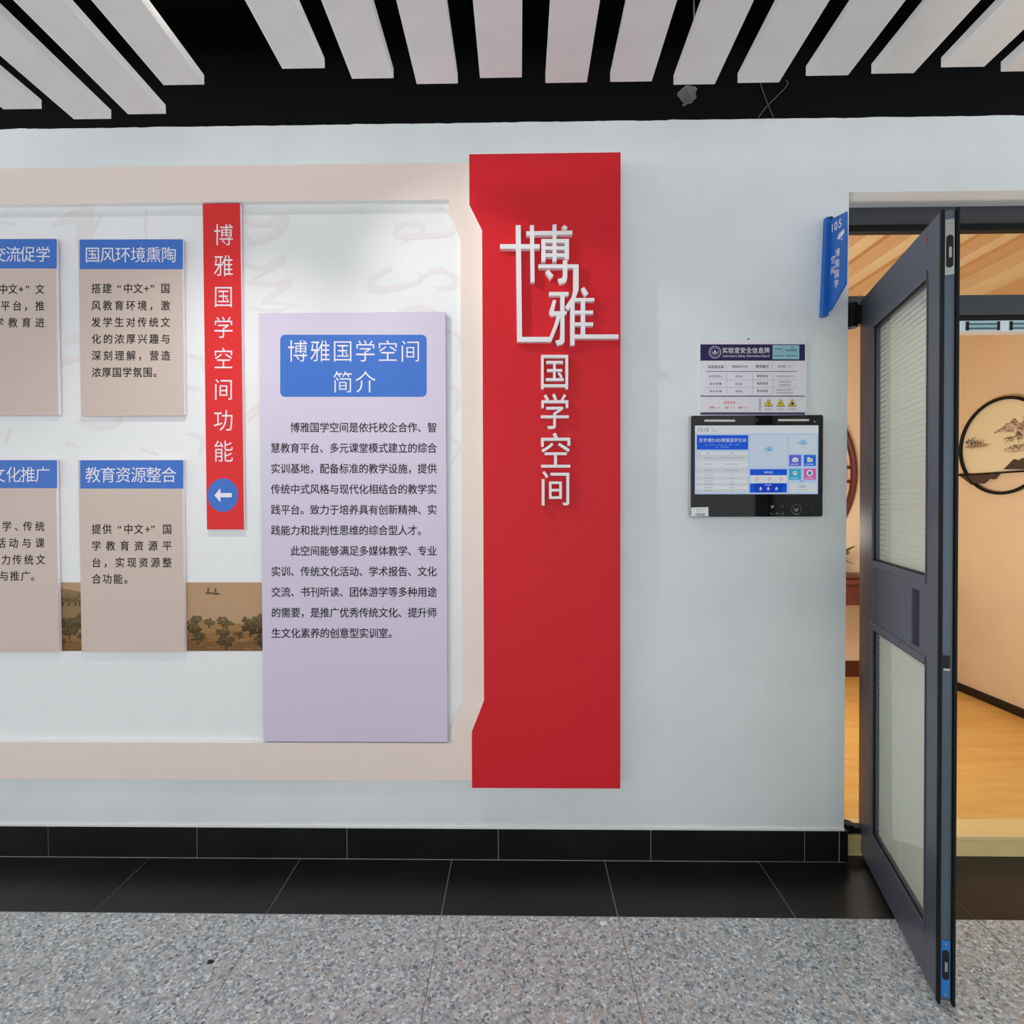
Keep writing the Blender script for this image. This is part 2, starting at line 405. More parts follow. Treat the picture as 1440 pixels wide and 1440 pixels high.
# granite slabs with thin joints
BORD = -.283
f = MB(); f.box((XL, BACK, -.06), (XR, BORD-.001, -.0015), M_joint)
k = -10
xs = [-.874+.603*i for i in range(-6, 9)]
for i in range(len(xs)-1):
    y = BORD-.001; 
    while y > BACK:
        y2 = max(BACK, y-.9); f.box((xs[i]+.0014, y2+.0014, -.0008), (xs[i+1]-.0014, y-.0014, 0), M_granite); y = y2
S(f.build('floor', origin=(0, 0, 0)), 'speckled grey granite corridor floor in the foreground', 'floor')
f = MB(); f.box((XL, BORD, -.05), (XR, .04, -.001), M_grout)
for i in range(len(xs)-1):
    f.box((xs[i]+.0013, BORD+.001, -.0009), (xs[i+1]-.0013, -.014 if xs[i] < OPEN_X-.7 else .03, .0005), M_tile)
S(f.build('floor_border'), 'band of black stone tiles along the foot of the wall', 'floor')

# skirting
SK = .1235; sk = MB()
sk.box((XL, -.011, 0), (OPEN_X+.004, -PT, SK-.002), M_grout)
jx = [-1.8867+.6*i for i in range(-4, 6)]
ed = [x for x in jx if x < OPEN_X] + [1.247]
for i in range(len(ed)-1):
    sk.box((ed[i]+.0013, -.0125, .003), (ed[i+1]-.0013, -.0112, SK), M_tile)
sk.box((1.2495, -.0125, .003), (OPEN_X+.011, -.0112, SK), M_tile); sk.box((OPEN_X+.002, -.0112, .002), (OPEN_X+.011, .09, SK), M_tile)
sko = S(sk.build('baseboard_front'), 'black stone skirting tiles with pale joints below the white wall', 'baseboard')
ck = MB(); n = 260; top = []
for i in range(n+1):
    x = XL+(OPEN_X-XL)*i/n; top.append((x, -.0095, SK+.008+.005*mnoise.noise(Vector((x*7, 1, 1)))+.003*mnoise.noise(Vector((x*33, 1, 1)))))
ck.prism([(XL, -.0095, SK-.001), (OPEN_X, -.0095, SK-.001)]+list(reversed(top)), (0, .0052, 0), M_caulk)
tag(ck.build('caulk_line', sko), 'ragged white plaster line on top of the skirting')

# door frame, transom bar, transom pane
FY = .10
fr = MB()
fr.box((OPEN_X, FY, .08), (OPEN_X+.062, FY+.06, OPEN_T-.004), M_dframe)
fr.box((OPEN_X+.062, FY, 2.535), (OPEN_R, FY+.06, OPEN_T-.004), M_dframe)
fr.box((OPEN_X+.062, FY+.02, 2.515), (OPEN_R, FY+.05, 2.535), M_rubber)
fr.box((OPEN_X+.062, FY, 2.165), (OPEN_R, FY+.06, 2.245), M_dframe)
fr.box((OPEN_X+.062, FY+.015, 2.145), (OPEN_R, FY+.05, 2.165), M_rubber)
fr.box((OPEN_R-.062, FY, .08), (OPEN_R, FY+.06, 2.535), M_dframe)
S(fr.build('trim_1'), 'dark grey metal door frame with a transom bar', 'door frame')
g = MB(); g.box((OPEN_X+.064, FY+.030, 2.246), (OPEN_R-.064, FY+.036, 2.514), M_clear)
S(g.build('window_1'), 'clear fixed pane above the transom bar of the doorway', 'window')

# room behind the doorway
RX, RY, RZ, RXL = 3.10, 1.92, .08, .2
RC = 2.80
f = MB(); f.box((RXL, .135, -.02), (RX+.3, RY, RZ), M_wood)
S(f.build('floor_room'), 'orange wooden floor inside the room behind the door', 'floor')
f = MB(); f.box((OPEN_X+.001, .026, 0), (OPEN_R, .135, RZ-.003), M_nosing); f.box((OPEN_X+.001, .02, RZ-.012), (OPEN_R, .1349, RZ+.006), M_nosing)
S(f.build('trim_2', bevel=.003), 'pale wooden step edge across the doorway', 'step')
# far wall with the round window cut out
MOON = Vector((1.815, RY, 1.628)); MR = .70
w = MB(); n = 64
ring = [Vector((MOON.x+MR*math.cos(2*math.pi*i/n), RY, MOON.z+MR*math.sin(2*math.pi*i/n))) for i in range(n)]
def onrect(a):
    c, s_ = math.cos(a), math.sin(a); t = 1e9
    if c > 1e-9: t = min(t, (RX+.3-MOON.x)/c)
    if c < -1e-9: t = min(t, (RXL-MOON.x)/c)
    if s_ > 1e-9: t = min(t, (RC-MOON.z)/s_)
    if s_ < -1e-9: t = min(t, (0-MOON.z)/s_)
    return Vector((MOON.x+t*c, RY, MOON.z+t*s_))
angs = sorted([2*math.pi*i/n for i in range(n)] + [math.atan2(z-MOON.z, x-MOON.x) % (2*math.pi) for x in (RXL, RX+.3) for z in (0, RC)])
for i, a in enumerate(angs):
    a2 = angs[(i+1) % len(angs)]
    q = lambda t: Vector((MOON.x+MR*math.cos(t), RY, MOON.z+MR*math.sin(t)))
    w.prism([q(a), onrect(a), onrect(a2), q(a2)], (0, .1, 0), M_peach)
S(w.build('wall_back'), 'peach far wall of the room with a round window', 'wall')
w = MB(); w.box((RX, .2, 0), (RX+.1, RY, RC), M_peach); S(w.build('wall_right'), 'peach side wall of the room carrying the round ink picture', 'wall')
w = MB(); w.box((RXL-.1, .2, 0), (RXL, RY+.1, RC), M_peach); S(w.build('wall_left'), 'left side wall of the room hidden behind the white wall', 'wall')
w = MB(); w.box((RXL, .2, 0), (OPEN_X-.001, .22, RC), M_peach); w.box((OPEN_R, .2, 0), (RX, .22, RC), M_peach); w.box((OPEN_X, .201, OPEN_T), (OPEN_R, .22, RC), M_peach)
S(w.build('wall_inner'), 'peach inner face of the doorway wall inside the room', 'wall')
c = MB(); c.box((RXL-.1, .2, RC), (RX+.3, RY+.1, RC+.05), M_batten)
for i in range(13):
    x = .5+.235*i; c.box((x, .2, RC-.022), (x+.11, RY-.001, RC), M_battendark)
c.box((RXL, 1.45, RC-.19), (2.27, RY-.001, RC-.023), M_peach)
c.box((2.72, .23, 2.70), (RX-.001, RY-.001, RC-.023), M_batten); c.box((2.90, .23, 2.635), (RX-.001, RY-.001, 2.70), M_battendark)
S(c.build('ceiling_room'), 'pale wooden ceiling of the room with long battens', 'ceiling')
s = MB(); s.box((RX-.012, .22, RZ), (RX, RY, RZ+.055), M_skirt); S(s.build('baseboard_right'), 'thin black skirting under the round ink picture', 'baseboard')
s = MB(); s.box((RXL, RY-.015, RZ), (RX-.013, RY, RZ+.12), M_rosewood); S(s.build('baseboard_back'), 'brown wooden skirting along the far wall of the room', 'baseboard')

# ================================================================== CEILING SLATS
SZ, SH = 2.725, .030
ends = [(-77, 154), (5, 154), (104, 168), (180, 161), (230, 120), (397, 97), (495, 111), (586, 118.5), (675, 110), (767, 117), (858, 115.5), (947, 119.5), (1037, 117), (1133, 107), (1225, 104), (1323, 95), (1407, 101), (1499, 101), (1592, 96)]
ordn = ['first', 'second', 'third', 'fourth', 'fifth', 'sixth', 'seventh', 'eighth', 'ninth', 'tenth', 'eleventh', 'twelfth', 'thirteenth', 'fourteenth']
SLP = []
for i, (xl, y) in enumerate(ends):
    p = PZ(xl, y, SZ); SLP.append((p.x, p.y))
nL = 5
proto = None
for i, (x, yend) in enumerate(SLP):
    lab = ('white ceiling slat, %s one %s of the wide gap with the lamp' % (ordn[nL-1-i], 'left')) if i < nL else ('white ceiling slat, %s one right of the wide gap with the lamp' % ordn[i-nL])
    L = yend-(-3.9)
    b = MB(); b.box((x, -3.9, SZ), (x+.1295, yend, SZ+SH), M_slat)
    o = b.build('ceiling_slat', bevel=.0012)
    # hangers up to the ceiling
    h = MB()
    for yy in (yend-.35, yend-1.6, yend-2.9):
        h.box((x+.055, yy-.012, SZ+SH), (x+.075, yy+.012, 3.3), M_black)
    h.build('hanger', o)
    tag(o, lab, 'ceiling slat', 'white slats under the black ceiling')

t = MB(); t.box((-3.4, -.325, 3.152), (3.8, -.275, 3.19), M_black); t.box((-3.4, -.305, 3.19), (3.8, -.295, 3.3), M_black); tag(t.build('strip_lamp'), 'long thin strip lamp in the black void above the slat ends', 'lamp')
# ceiling spot lamp in the wide gap, plus one added for the boards
M_bulb = mat('bulb', (1, .93, .82, 1), emit=14)
for LP, lab in ((LAMP, 'small ceiling spot lamp glowing in the wide slat gap, nearer the wall'), (ADDED_LAMP, 'added unseen spot lamp in the wide slat gap, farther from the wall')):
    t = empty('spot_lamp', LP); tag(t, lab, 'lamp', 'spot lamps between the slats')
    b = MB(); b.tube([LP+Vector((0, 0, z)) for z in (-.012, .10, .115)], [.045, .045, .03], M_black, 24); b.build('housing', t, smooth=False)
    b = MB(); b.cyl(LP+Vector((0, 0, .11)), (LP.x, LP.y, 3.3), .008, M_black, 10); b.build('stem', t)
    b = MB(); b.blob(LP+Vector((0, 0, -.022)), .030, M_bulb, amp=0, sq=(1, 1, .6)); b.build('bulb', t, smooth=True)

# ================================================================== DISPLAY ON THE LEFT
Y0 = -PT                # wall face
YP = Y0-.003            # printed sheet
YF = YP-.020            # frame front
XLD = -3.6
pr = MB()
z0 = P(300, 1050, YP).z; z1 = P(300, 280, YP).z
x1 = P(672, 700, YP).x
pr.box((XLD, YP, z0-.03), (x1, Y0-.0006, z1+.03), M_print)
fl = Flat(onY(YP)); CG = (219, 213, 214)
def st(*a): fl.k = 0; fl.stroke(*a)
st([(20, 316), (2, 312)], [6, 3], CG)
st([(75, 316), (95, 308), (120, 300), (118, 318), (108, 345)], [4, 16, 20, 22, 6], CG)
st([(145, 300), (122, 332), (108, 341)], [2, 10, 6], CG)
st([(206, 296), (204, 318), (206, 334)], [3, 5, 2], CG)
st([(345, 312), (372, 316), (398, 308), (390, 328), (355, 342), (350, 334)], [8, 10, 16, 13, 9, 3], CG)
st([(345, 372), (368, 378), (398, 364), (388, 374), (352, 396)], [8, 7, 12, 6, 3], CG)
st([(350, 398), (385, 400), (405, 398), (380, 418), (372, 425), (412, 428)], [4, 8, 12, 9, 5, 2], CG)
st([(350, 432), (385, 437), (420, 428)], [3, 6, 1], CG)
st([(566, 342), (596, 322), (584, 315), (562, 318), (557, 330), (580, 332), (620, 330), (638, 322), (634, 300), (612, 292)], [2, 7, 6, 8, 7, 9, 8, 8, 6, 3], CG)
st([(548, 378), (526, 392), (524, 406), (548, 406), (590, 396), (586, 382)], [9, 10, 14, 9, 6, 3], CG)
st([(590, 392), (612, 380), (630, 384), (646, 396), (628, 406), (612, 404)], [4, 10, 7, 14, 8, 3], CG)
st([(560, 436), (590, 434), (612, 440)], [3, 10, 8], CG)
st([(560, 452), (640, 470), (646, 492)], [3, 5, 7], CG)
st([(634, 545), (646, 552), (640, 580)], [7, 9, 5], CG)
st([(632, 615), (647, 628), (636, 650)], [4, 8, 4], CG)
st([(95, 480), (112, 475)], [12, 14], CG); st([(88, 510), (112, 503)], [12, 8], CG)
st([(110, 592), (140, 600), (165, 594), (168, 586)], [6, 12, 12, 4], CG)
st([(262, 500), (282, 505), (286, 520)], [5, 8, 3], CG); st([(262, 545), (284, 548)], [9, 4], CG)
st([(345, 586), (368, 566), (362, 580), (348, 592)], [3, 8, 6, 3], CG)
st([(14, 606), (8, 622)], [7, 5], CG); st([(264, 610), (286, 618), (280, 640)], [4, 9, 5], CG)
st([(95, 624), (110, 628)], [8, 4], CG); st([(200, 632), (222, 640)], [3, 4], CG)
pro = pr.build('display_sheet')
tag(pro, 'pale printed sheet with faint brush writing behind the mounted boards', 'printed sheet')
tag(fl.build('brush_writing_print', pro), 'faint grey brush writing', kind='stuff')
# long scenery strip printed on the sheet (a plain generic river landscape)
fl = Flat(onY(YP, .0002)); rnd = random.Random(3)
ya, yb = 819, 915.5
fl.box2(-420, ya, 372, yb, (176, 141, 108), 1)
for k in range(26):
    x = rnd.uniform(-420, 340); y = rnd.uniform(826, 862); fl.box2(x, y, x+rnd.uniform(15, 30), y+.5, (166, 132, 99), 2)
def hill(x0, x1, base, h, c, l, seed):
    pts = [(x0, yb), (x1, yb)]; n = 30
    for i in range(n+1):
        x = x1+(x0-x1)*i/n; pts.append((x, base-h*(.5+.5*mnoise.noise(Vector((x*.03, seed, 0))))-2*mnoise.noise(Vector((x*.15, seed, 4)))))
    fl.poly(pts, c, l)
hill(-420, 118, 838, 14, (134, 108, 70), 2, 8.3)
hill(-420, 372, 884, 18, (150, 112, 66), 3, 1.3)
hill(-420, 372, 897, 14, (138, 98, 54), 5, 5.1)
hill(-420, 372, 908, 12, (118, 82, 46), 7, 9.7)
TK = [0]
def tree(x, y, r, c, l):
    TK[0] += 1; fl.k = (TK[0] % 6)*32
    fl.poly([(x-1, y), (x+1, y), (x+1.4, min(y+r*1.1, yb)), (x-1.4, min(y+r*1.1, yb))], (70, 52, 32), l)
    for k in range(30):
        a = rnd.uniform(0, 6.28); q_ = r*math.sqrt(rnd.uniform(0, 1))*.85; rr = r*rnd.uniform(.14, .30)
        dy = q_*math.sin(a)*.72; v = rnd.choice((-9, -4, 0, 5)) - (6 if dy > 0 else -6)
        fl.disc(x+q_*math.cos(a)*1.15, min(y+dy, yb-rr), rr*1.15, rr*.85, tuple(max(0, w_+v) for w_ in c), l, 9)
for x in range(-410, 372, 15): tree(x+rnd.uniform(-6, 6), 870+rnd.uniform(-4, 8), rnd.uniform(6, 11), (98, 82, 50), 4)
for x in range(-410, 372, 34): tree(x+rnd.uniform(-8, 8), 888+rnd.uniform(-5, 5), rnd.uniform(7, 11), (88, 70, 40), 6)
fl.k = 0
for k in range(60):
    x = rnd.uniform(-410, 360); y = rnd.uniform(884, 912); fl.poly([(x, y), (x+rnd.uniform(6, 22), y-rnd.uniform(0, 3)), (x+rnd.uniform(10, 26), y+.8)], rnd.choice([(112, 80, 42), (168, 128, 78), (96, 70, 38), (150, 110, 62)]), 7)
for x in range(-400, 365, 40): tree(x+rnd.uniform(-8, 8), 899+rnd.uniform(-4, 3), rnd.uniform(8, 13), (78, 60, 36), 8)
for x in (88, 97, 106, 112, -30): tree(x, 842, 9, (112, 92, 56), 4)
for x in (86, 96, 108): tree(x, 876, 11, (84, 68, 40), 8)
for x in (352, 366): tree(x, 884, 11, (74, 58, 34), 8)
fl.k = 0
for x, y in ((294, 833), (304, 834)):
    fl.poly([(x-6, y), (x+6, y), (x+4, y+2.4), (x-4, y+2.4)], (92, 70, 48), 3); fl.box2(x-.4, y-8, x+.3, y, (92, 70, 48), 3)
    fl.poly([(x-3, y-.4), (x-2.5, y-6.5), (x-.6, y-7), (x-.6, y-.4)], (112, 86, 60), 3)
for k in range(40):
    x = rnd.uniform(262, 366); y = rnd.uniform(892, 914); fl.box2(x, y, x+rnd.uniform(3, 9), y+.6, rnd.choice([(100, 72, 40), (168, 128, 80), (86, 64, 36)]), 10)
strip = fl.build('scenery_strip', pro); tag(strip, 'brown printed strip of a river landscape with trees and a boat')

# beige frame around it
def fp(x, y): p = P(x, y, YF); return p
A = fp(300, 233); B = fp(300, 1096.5)
zt, zb_ = A.z, B.z
zi_t = fp(315, 284).z; zi_b = fp(315, 1044.5).z
xo = fp(683, 700).x
inn = [fp(630.5, 300), fp(648.5, 336), fp(649, 983), fp(635.5, 1020)]
xin = (inn[0].x+inn[3].x)/2; xin2 = (inn[1].x+inn[2].x)/2
top = [(XLD, zt), (xo, zt), (xo, zi_t), (xin, zi_t), (XLD, zi_t)]
d = MB(); off = (0, YP-.0008-YF, 0)
def fpoly(pts): d.prism([(x, YF, z) for x, z in pts], off, M_frame, M_white)
# one outline: outer rectangle (open on the far left) minus the notched opening
pts = [(XLD, zt), (xo, zt), (xo, zb_), (XLD, zb_), (XLD, zi_b), (xin, zi_b), (xin, inn[3].z), (xin2, inn[2].z), (xin2, inn[1].z), (xin, inn[0].z), (xin, zi_t), (XLD, zi_t)]
fpoly(list(reversed(pts)))
fo = d.build('display_border')
tag(fo, 'wide beige frame with notched corners around the wall display', 'display frame')

BT = .017; YB = YP-BT
def board(name, label, x0, y0, x1, y1, hd, title, tx, tw, body):
    b = MB(); slab(b, x0, y0, x1, y1, YB, YP-.0034, M_tan, M_lilac_edge)
    f = Flat(onY(YB))
    for y, ln in body: f.at(ln, y, 13.6, 14.8, M_txtblack, 1, .012)
    o = b.merge(f).build(name, fix=False)
    tag(o, label, 'display board', 'tan display boards with blue headings')
    f = Flat(onY(YB)); f.box2(x0+.2, y0+.2, x1-.2, hd, M_blue, 1); cy = (y0+hd)/2+.6
    f.at(tx, cy, tw, 23.5, M_txtwhite, 2); f.build('heading_band', o)
    return o
def ev(s, x0, x1): return [(c, x0+(x1-x0)*i/(len(s)-1)) for i, c in enumerate(s)]
board('display_board', 'tan board with blue heading 国风环境熏陶, upper one beside the red strip', 112, 336.5, 257.5, 584.5, 378.5, '', ev('国风环境熏陶', 130, 237.5), 22.5,
  [(405.5, [('搭', 135), ('建', 150.5), ('“', 167.5), ('中', 180), ('文', 194), ('+', 206), ('”', 214), ('国', 232.5)]),
   (429.5, ev('风教育环境，激', 135, 232.5)), (453, ev('发学生对传统文', 135, 232.5)), (476.5, ev('化的浓厚兴趣与', 135.5, 232.8)), (500, ev('深刻理解，营造', 135.5, 233)), (523.5, ev('浓厚国学氛围。', 135.5, 222))])
board('display_board', 'tan board with blue heading 教育资源整合, beside the landscape strip', 112.5, 647, 258, 917, 687, '', ev('教育资源整合', 130.5, 237.5), 22.5,
  [(744, [('提', 135.5), ('供', 150.5), ('“', 168), ('中', 180.5), ('文', 195), ('+', 207.5), ('”', 215), ('国', 235)]),
   (767.5, ev('学教育资源平', 135.5, 235)), (791, ev('台，实现资源整', 135.5, 235)), (814, ev('合功能。', 135.5, 181))])
board('display_board', 'tan board cut by the photo edge, heading ending 交流促学', -67, 336, 80, 584, 377.5, '', [('交', -2), ('流', 18.5), ('促', 39), ('学', 60.5)], 22,
  [(406.5, [('中', 4.5), ('文', 18), ('+', 29.5), ('”', 38.5), ('文', 56)]), (430, [('平', 7.5), ('台', 24), ('，', 40), ('推', 56)]), (453.5, [('学', -1.5), ('教', 18), ('育', 37), ('进', 56)])])
board('display_board', 'tan board cut by the photo edge, heading ending 文化推广', -66, 647, 80.5, 917, 686.5, '', [('文', -3), ('化', 19), ('推', 39.5), ('广', 60)], 22,
  [(740, [('学', 9.5), ('、', 27), ('传', 39), ('统', 56)]), (763.5, [('活', 1.5), ('动', 19), ('与', 37.5), ('课', 56)]), (787, [('力', 8.5), ('传', 24), ('统', 40.5), ('文', 57)]), (810, [('与', 5.5), ('推', 20.5), ('广', 36), ('。', 50)])])

# red vertical strip
b = MB(); slab(b, 288, 286, 340.5, 744.5, YB, YP-.0034, M_redstrip, M_lilac_edge)
f = Flat(onY(YB))
for ch, y in zip('博雅国学空间功能', (330, 373.5, 417, 460.5, 504, 547.5, 591, 634.5)): f.char(ch, 314.2, y, 29, 32.5, M_txtwhite, 1, -.004)
o = b.merge(f).build('vertical_sign', fix=False)
tag(o, 'narrow red vertical sign with pale characters and a blue arrow disc', 'sign')
f = Flat(onY(YB)); f.disc(313.5, 696.3, 21.5, 23.5, M_blue, 1); f.poly([(301.5, 696.5), (310, 686.5), (310, 693.3), (326, 693.3), (326, 699.3), (310, 699.3), (310, 706.5)], M_txtwhite, 2); f.build('arrow_disc', o)

# lilac introduction panel
b = MB(); slab(b, 367.3, 439.5, 628, 1043, YB-.001, YP-.0034, M_lilac, mat('lilac_side', col(150, 150, 152), .6))
f = Flat(onY(YB-.001))
sp_ = 13.73; xr = 607.5
rows = ['   博雅国学空间是依托校企合作、智', '慧教育平台、多元课堂模式建立的综合', '实训基地，配备标准的教学设施，提供', '传统中式风格与现代化相结合的教学实', '践平台。致力于培养具有创新精神、实', '践能力和批判性思维的综合型人才。', '   此空间能够满足多媒体教学、专业', '实训、传统文化活动、学术报告、文化', '交流、书刊听读、团体游学等多种用途', '的需要，是推广优秀传统文化、提升师', '生文化素养的创意型实训室。']
for i, r in enumerate(rows):
    y = 601+28.93*i
    x0 = 387.2+.11*i
    if i in (0, 6): r = '  '+r.strip(); 
    r2 = r
    n = 17; stp = (607.6-x0)/16
    if i in (0, 6):
        body = r.strip(); x1 = 607.6
        for k, ch in enumerate(body): f.char(ch, x1-stp*(len(body)-1-k)-0, y, 13.9, 14.9, M_txtblack, 1, .010)
    else:
        for k, ch in enumerate(r): f.char(ch, x0+stp*k, y, 13.9, 14.9, M_txtblack, 1, .010)
o = b.merge(f).build('introduction_panel', fix=False)
tag(o, 'tall lilac panel headed 博雅国学空间简介 with black text', 'display board')
f = Flat(onY(YB-.001)); f.rbox(394, 470.7, 600, 558, 7, M_blue, 1)
f.line('博雅国学空间', 418.5, 577, 493.5, 30, 33, M_txtwhite, 2, -.006); f.line('简介', 482, 514, 537, 30, 33, M_txtwhite, 2, -.006); f.build('heading_plate', o)

# ------------------------------------------------------------------ red pillar panel with raised characters
YR = YF-.040
def q(x, y): return P(x, y, YR)
xl_t = q(660.5, 217).x; xr_ = (q(872.3, 214).x+q(872.8, 1109).x)/2; xl_b = q(663, 1108).x
xl0 = (xl_t+xl_b)/2; xl1 = (q(679, 323).x+q(679.5, 985).x)/2
zt_ = q(766, 215.5).z; zb2 = q(768, 1108.5).z
pts = [(xl0, zt_), (xl0, q(660, 288).z), (xl1, q(679, 324).z), (xl1, q(679, 985).z), (xl0, q(662.5, 1029).z), (xl0, zb2), (xr_, zb2), (xr_, zt_)]
b = MB(); b.prism([(x, YR, z) for x, z in pts], (0, YF-.0005-YR, 0), M_red, M_white)
b.prism([(xl1+.02, YF, zt_-.012), (xl1+.02, YF, zb2+.012), (xr_-.004, YF, zb2+.012), (xr_-.004, YF, zt_-.012)], (0, Y0-.0004-YF, 0), M_red)
redp = b.build('feature_panel'); tag(redp, 'tall red panel with notched left edge and raised pale characters', 'sign panel')
LD = .020; YL = YR-LD
SX, OX, OY = 7.2, 690, 300
LPK = [0]
def lp(pts, mb):
    LPK[0] += 1; y_ = YL-.00006*LPK[0]; mb.prism([P(OX+x/SX, OY+y/SX, y_) for x, y in pts], (0, YR-.0002-y_, 0), M_letter)
def lb(x0, y0, x1, y1, mb, dx=0): lp([(x0, y0), (x1, y0), (x1+dx, y1), (x0+dx, y1)], mb)
b = MB()
lb(253, 120, 304, 1300, b, 14); lb(267, 1251, 612, 1300, b); 
lb(95, 312, 497, 358, b); lb(398, 120, 439, 698, b, 6)
lp([(360, 182), (828, 174), (828, 214), (360, 222)], b); lb(627, 112, 667, 488, b)
lp([(748, 116), (779, 143), (748, 168), (717, 143)], b)
lb(514, 262, 556, 486, b); lb(750, 258, 793, 464, b); lb(514, 259, 793, 297, b); lb(514, 331, 793, 367, b); lb(514, 403, 793, 441, b)
lb(484, 516, 891, 554, b)
lp([(838, 516), (891, 516), (891, 772), (850, 880), (786, 984), (752, 950), (820, 850), (838, 770)], b)
lp([(733, 474), (776, 474), (776, 640), (768, 684), (744, 702), (700, 713), (680, 664), (716, 656), (733, 640)], b)
lp([(553, 592), (587, 570), (636, 628), (604, 664)], b)
lb(592, 796, 789, 833, b)
lp([(632, 874), (664, 880), (640, 990), (770, 990), (770, 1020), (612, 1038), (592, 1000)], b)
lb(706, 830, 748, 1270, b)
lp([(706, 1240), (748, 1240), (748, 1296), (728, 1322), (676, 1336), (658, 1288), (696, 1280)], b)
lp([(672, 1024), (716, 1024), (690, 1110), (612, 1300), (566, 1300), (596, 1251), (640, 1140)], b)
lb(807, 870, 850, 1336, b); lb(835, 857, 1051, 889, b); lb(848, 984, 1037, 1018, b); lb(848, 1104, 1038, 1138, b)
lb(848, 1226, 1296, 1268, b); lb(914, 880, 957, 1240, b)
lp([(914, 766), (946, 745), (989, 808), (953, 838)], b)
ob = b.build('linked_characters', redp); tag(ob, 'large linked pale characters 博雅')
def raised(ch, x0, y0, x1, y1, name='raised_character'):
    vs, fs, cx = glyph(ch, .002, .5)
    gx = [v.x for v in vs]; gy = [v.y for v in vs]; a, bb, c, dd = min(gx), max(gx), min(gy), max(gy)
    mb = MB(); out = []
    for v in vs:
        p = P(x0+(v.x-a)/(bb-a)*(x1-x0), y1-(v.y-c)/(dd-c)*(y1-y0), YL); p.y = YL+(LD-.0002)*(.5-v.z); out.append(p)
    mb.add(out, fs, M_letter); o = mb.build(name, redp); tag(o, 'raised pale character ' + ch); return o
raised('国', 761, 499, 799, 547); raised('学', 760.5, 553.5, 800, 603); raised('空', 761, 608.5, 802, 657.5); raised('间', 762, 662.5, 800.5, 711)

# ================================================================== INFORMATION BOARD AND TERMINAL
C2 = lambda x, y: (975+x*170/1440, 475+y*170/1440)
YI = Y0-.006
b = MB(); x0, y0 = C2(72, 24); x1, y1 = C2(1352, 925)
slab(b, x0, y0, x1, y1, YI, Y0, mat('board_paper', col(218, 214, 222), .25, spec=.5)); ib = b
mi = onY(YI, .0003); f = Flat(lambda x, y, l: mi(*C2(x, y), l))
PU = (40, 32, 76); GR = (92, 90, 98)
f.box2(84, 78, 1330, 272, PU, 1); f.box2(944, 88, 1262, 256, (140, 184, 194), 2)
f.ringd(258, 172, 72, 7, (200, 200, 222), 2); f.ringd(258, 172, 52, 3, (170, 170, 200), 2)
f.poly([(258, 138), (272, 176), (258, 186), (244, 176)], (216, 216, 230), 2)
f.stroke([(222, 160), (236, 188), (256, 198)], [5, 8, 3], (216, 216, 230), 2); f.stroke([(294, 160), (280, 188), (260, 198)], [5, 8, 3], (216, 216, 230), 2)
f.line('实验室安全信息牌', 378, 876, 150, 70, 74, (232, 232, 240), 2, .004)
f.latin('Laboratory Safety Information Board', 348, 908, 214, 42, (220, 220, 230), 2, 0)
def grk(x0, x1, y, h, c, n, l=2):
    for k in range(n):
        a = x0+(x1-x0)*k/n; wd = (x1-x0)/n*.78
        for yy in (-.32, .0, .32): f.box2(a, y+h*(yy-.07), a+wd, y+h*(yy+.07), c, l)
        f.box2(a+wd*.42, y-h*.45, a+wd*.58, y+h*.45, c, l+.2)
f.box2(1078, 96, 1081, 250, (112, 150, 166), 3); f.box2(950, 168, 1258, 171, (112, 150, 166), 3)
grk(972, 1062, 134, 24, (60, 90, 104), 4, 3); grk(1164, 1196, 114, 22, (60, 90, 104), 2, 3); grk(1104, 1240, 148, 24, (60, 90, 104), 6, 3); grk(962, 1070, 212, 24, (60, 90, 104), 5, 3); grk(1104, 1240, 212, 24, (60, 90, 104), 6, 3)
f.line('实验室名称', 192, 348, 346, 38, 40, (60, 58, 66), 2, .004); f.line('博雅国学空间', 474, 632, 343, 30, 30, GR); f.line('教室编号', 764, 882, 341, 38, 40, (60, 58, 66), 2, .004); f.line('至学楼105', 1020, 1172, 342, 30, 32, GR)
f.box2(155, 398, 1236, 404, (70, 66, 84), 2)
for x, ya_, yb_ in ((394, 310, 372), (934, 305, 372), (395, 425, 668), (707, 425, 668), (944, 425, 668)): f.box2(x, ya_, x+2.5, yb_, (150, 148, 156), 2)
for y in (497, 588): f.box2(155, y, 1246, y+2.5, (150, 148, 156), 2)
f.line('安全责任人', 200, 335, 459, 30, 32, (70, 68, 76), 2, 0); f.line('校内报警', 208, 322, 548, 30, 32, (70, 68, 76), 2, 0); f.line('校内急救', 208, 322, 636, 30, 32, (70, 68, 76), 2, 0)
for y in (455, 543, 632): f.line('联系电话', 774, 874, y, 32, 34, (62, 60, 68), 2, .002)
for y in (459, 550, 637): grk(500, 592, y, 26, (128, 126, 134), 3)
grk(992, 1192, 458, 20, (150, 148, 156), 11); grk(1024, 1166, 525, 20, (140, 138, 146), 8); grk(1024, 1166, 562, 20, (140, 138, 146), 8); grk(990, 1192, 620, 20, (150, 148, 156), 11); grk(990, 1192, 656, 20, (150, 148, 156), 11)
f.box2(84, 690, 1328, 700, PU, 2)
for a in ((168, 722, 684, 724.5), (168, 872, 684, 874.5), (168, 722, 170.5, 874), (682, 722, 684.5, 874)): f.box2(*a, (206, 190, 200), 2)
RD = (206, 70, 82)
f.line('紧急电话', 378, 486, 769, 34, 36, RD, 2, .002); f.line('报警110', 212, 312, 831, 27, 32, RD); f.line('火警119', 382, 484, 830, 27, 32, RD); f.line('急救120', 546, 648, 829, 27, 32, RD)
for ch, y in zip('危险提示', (740, 778, 818, 855)): f.char(ch, 794, y, 30, 32, GR)
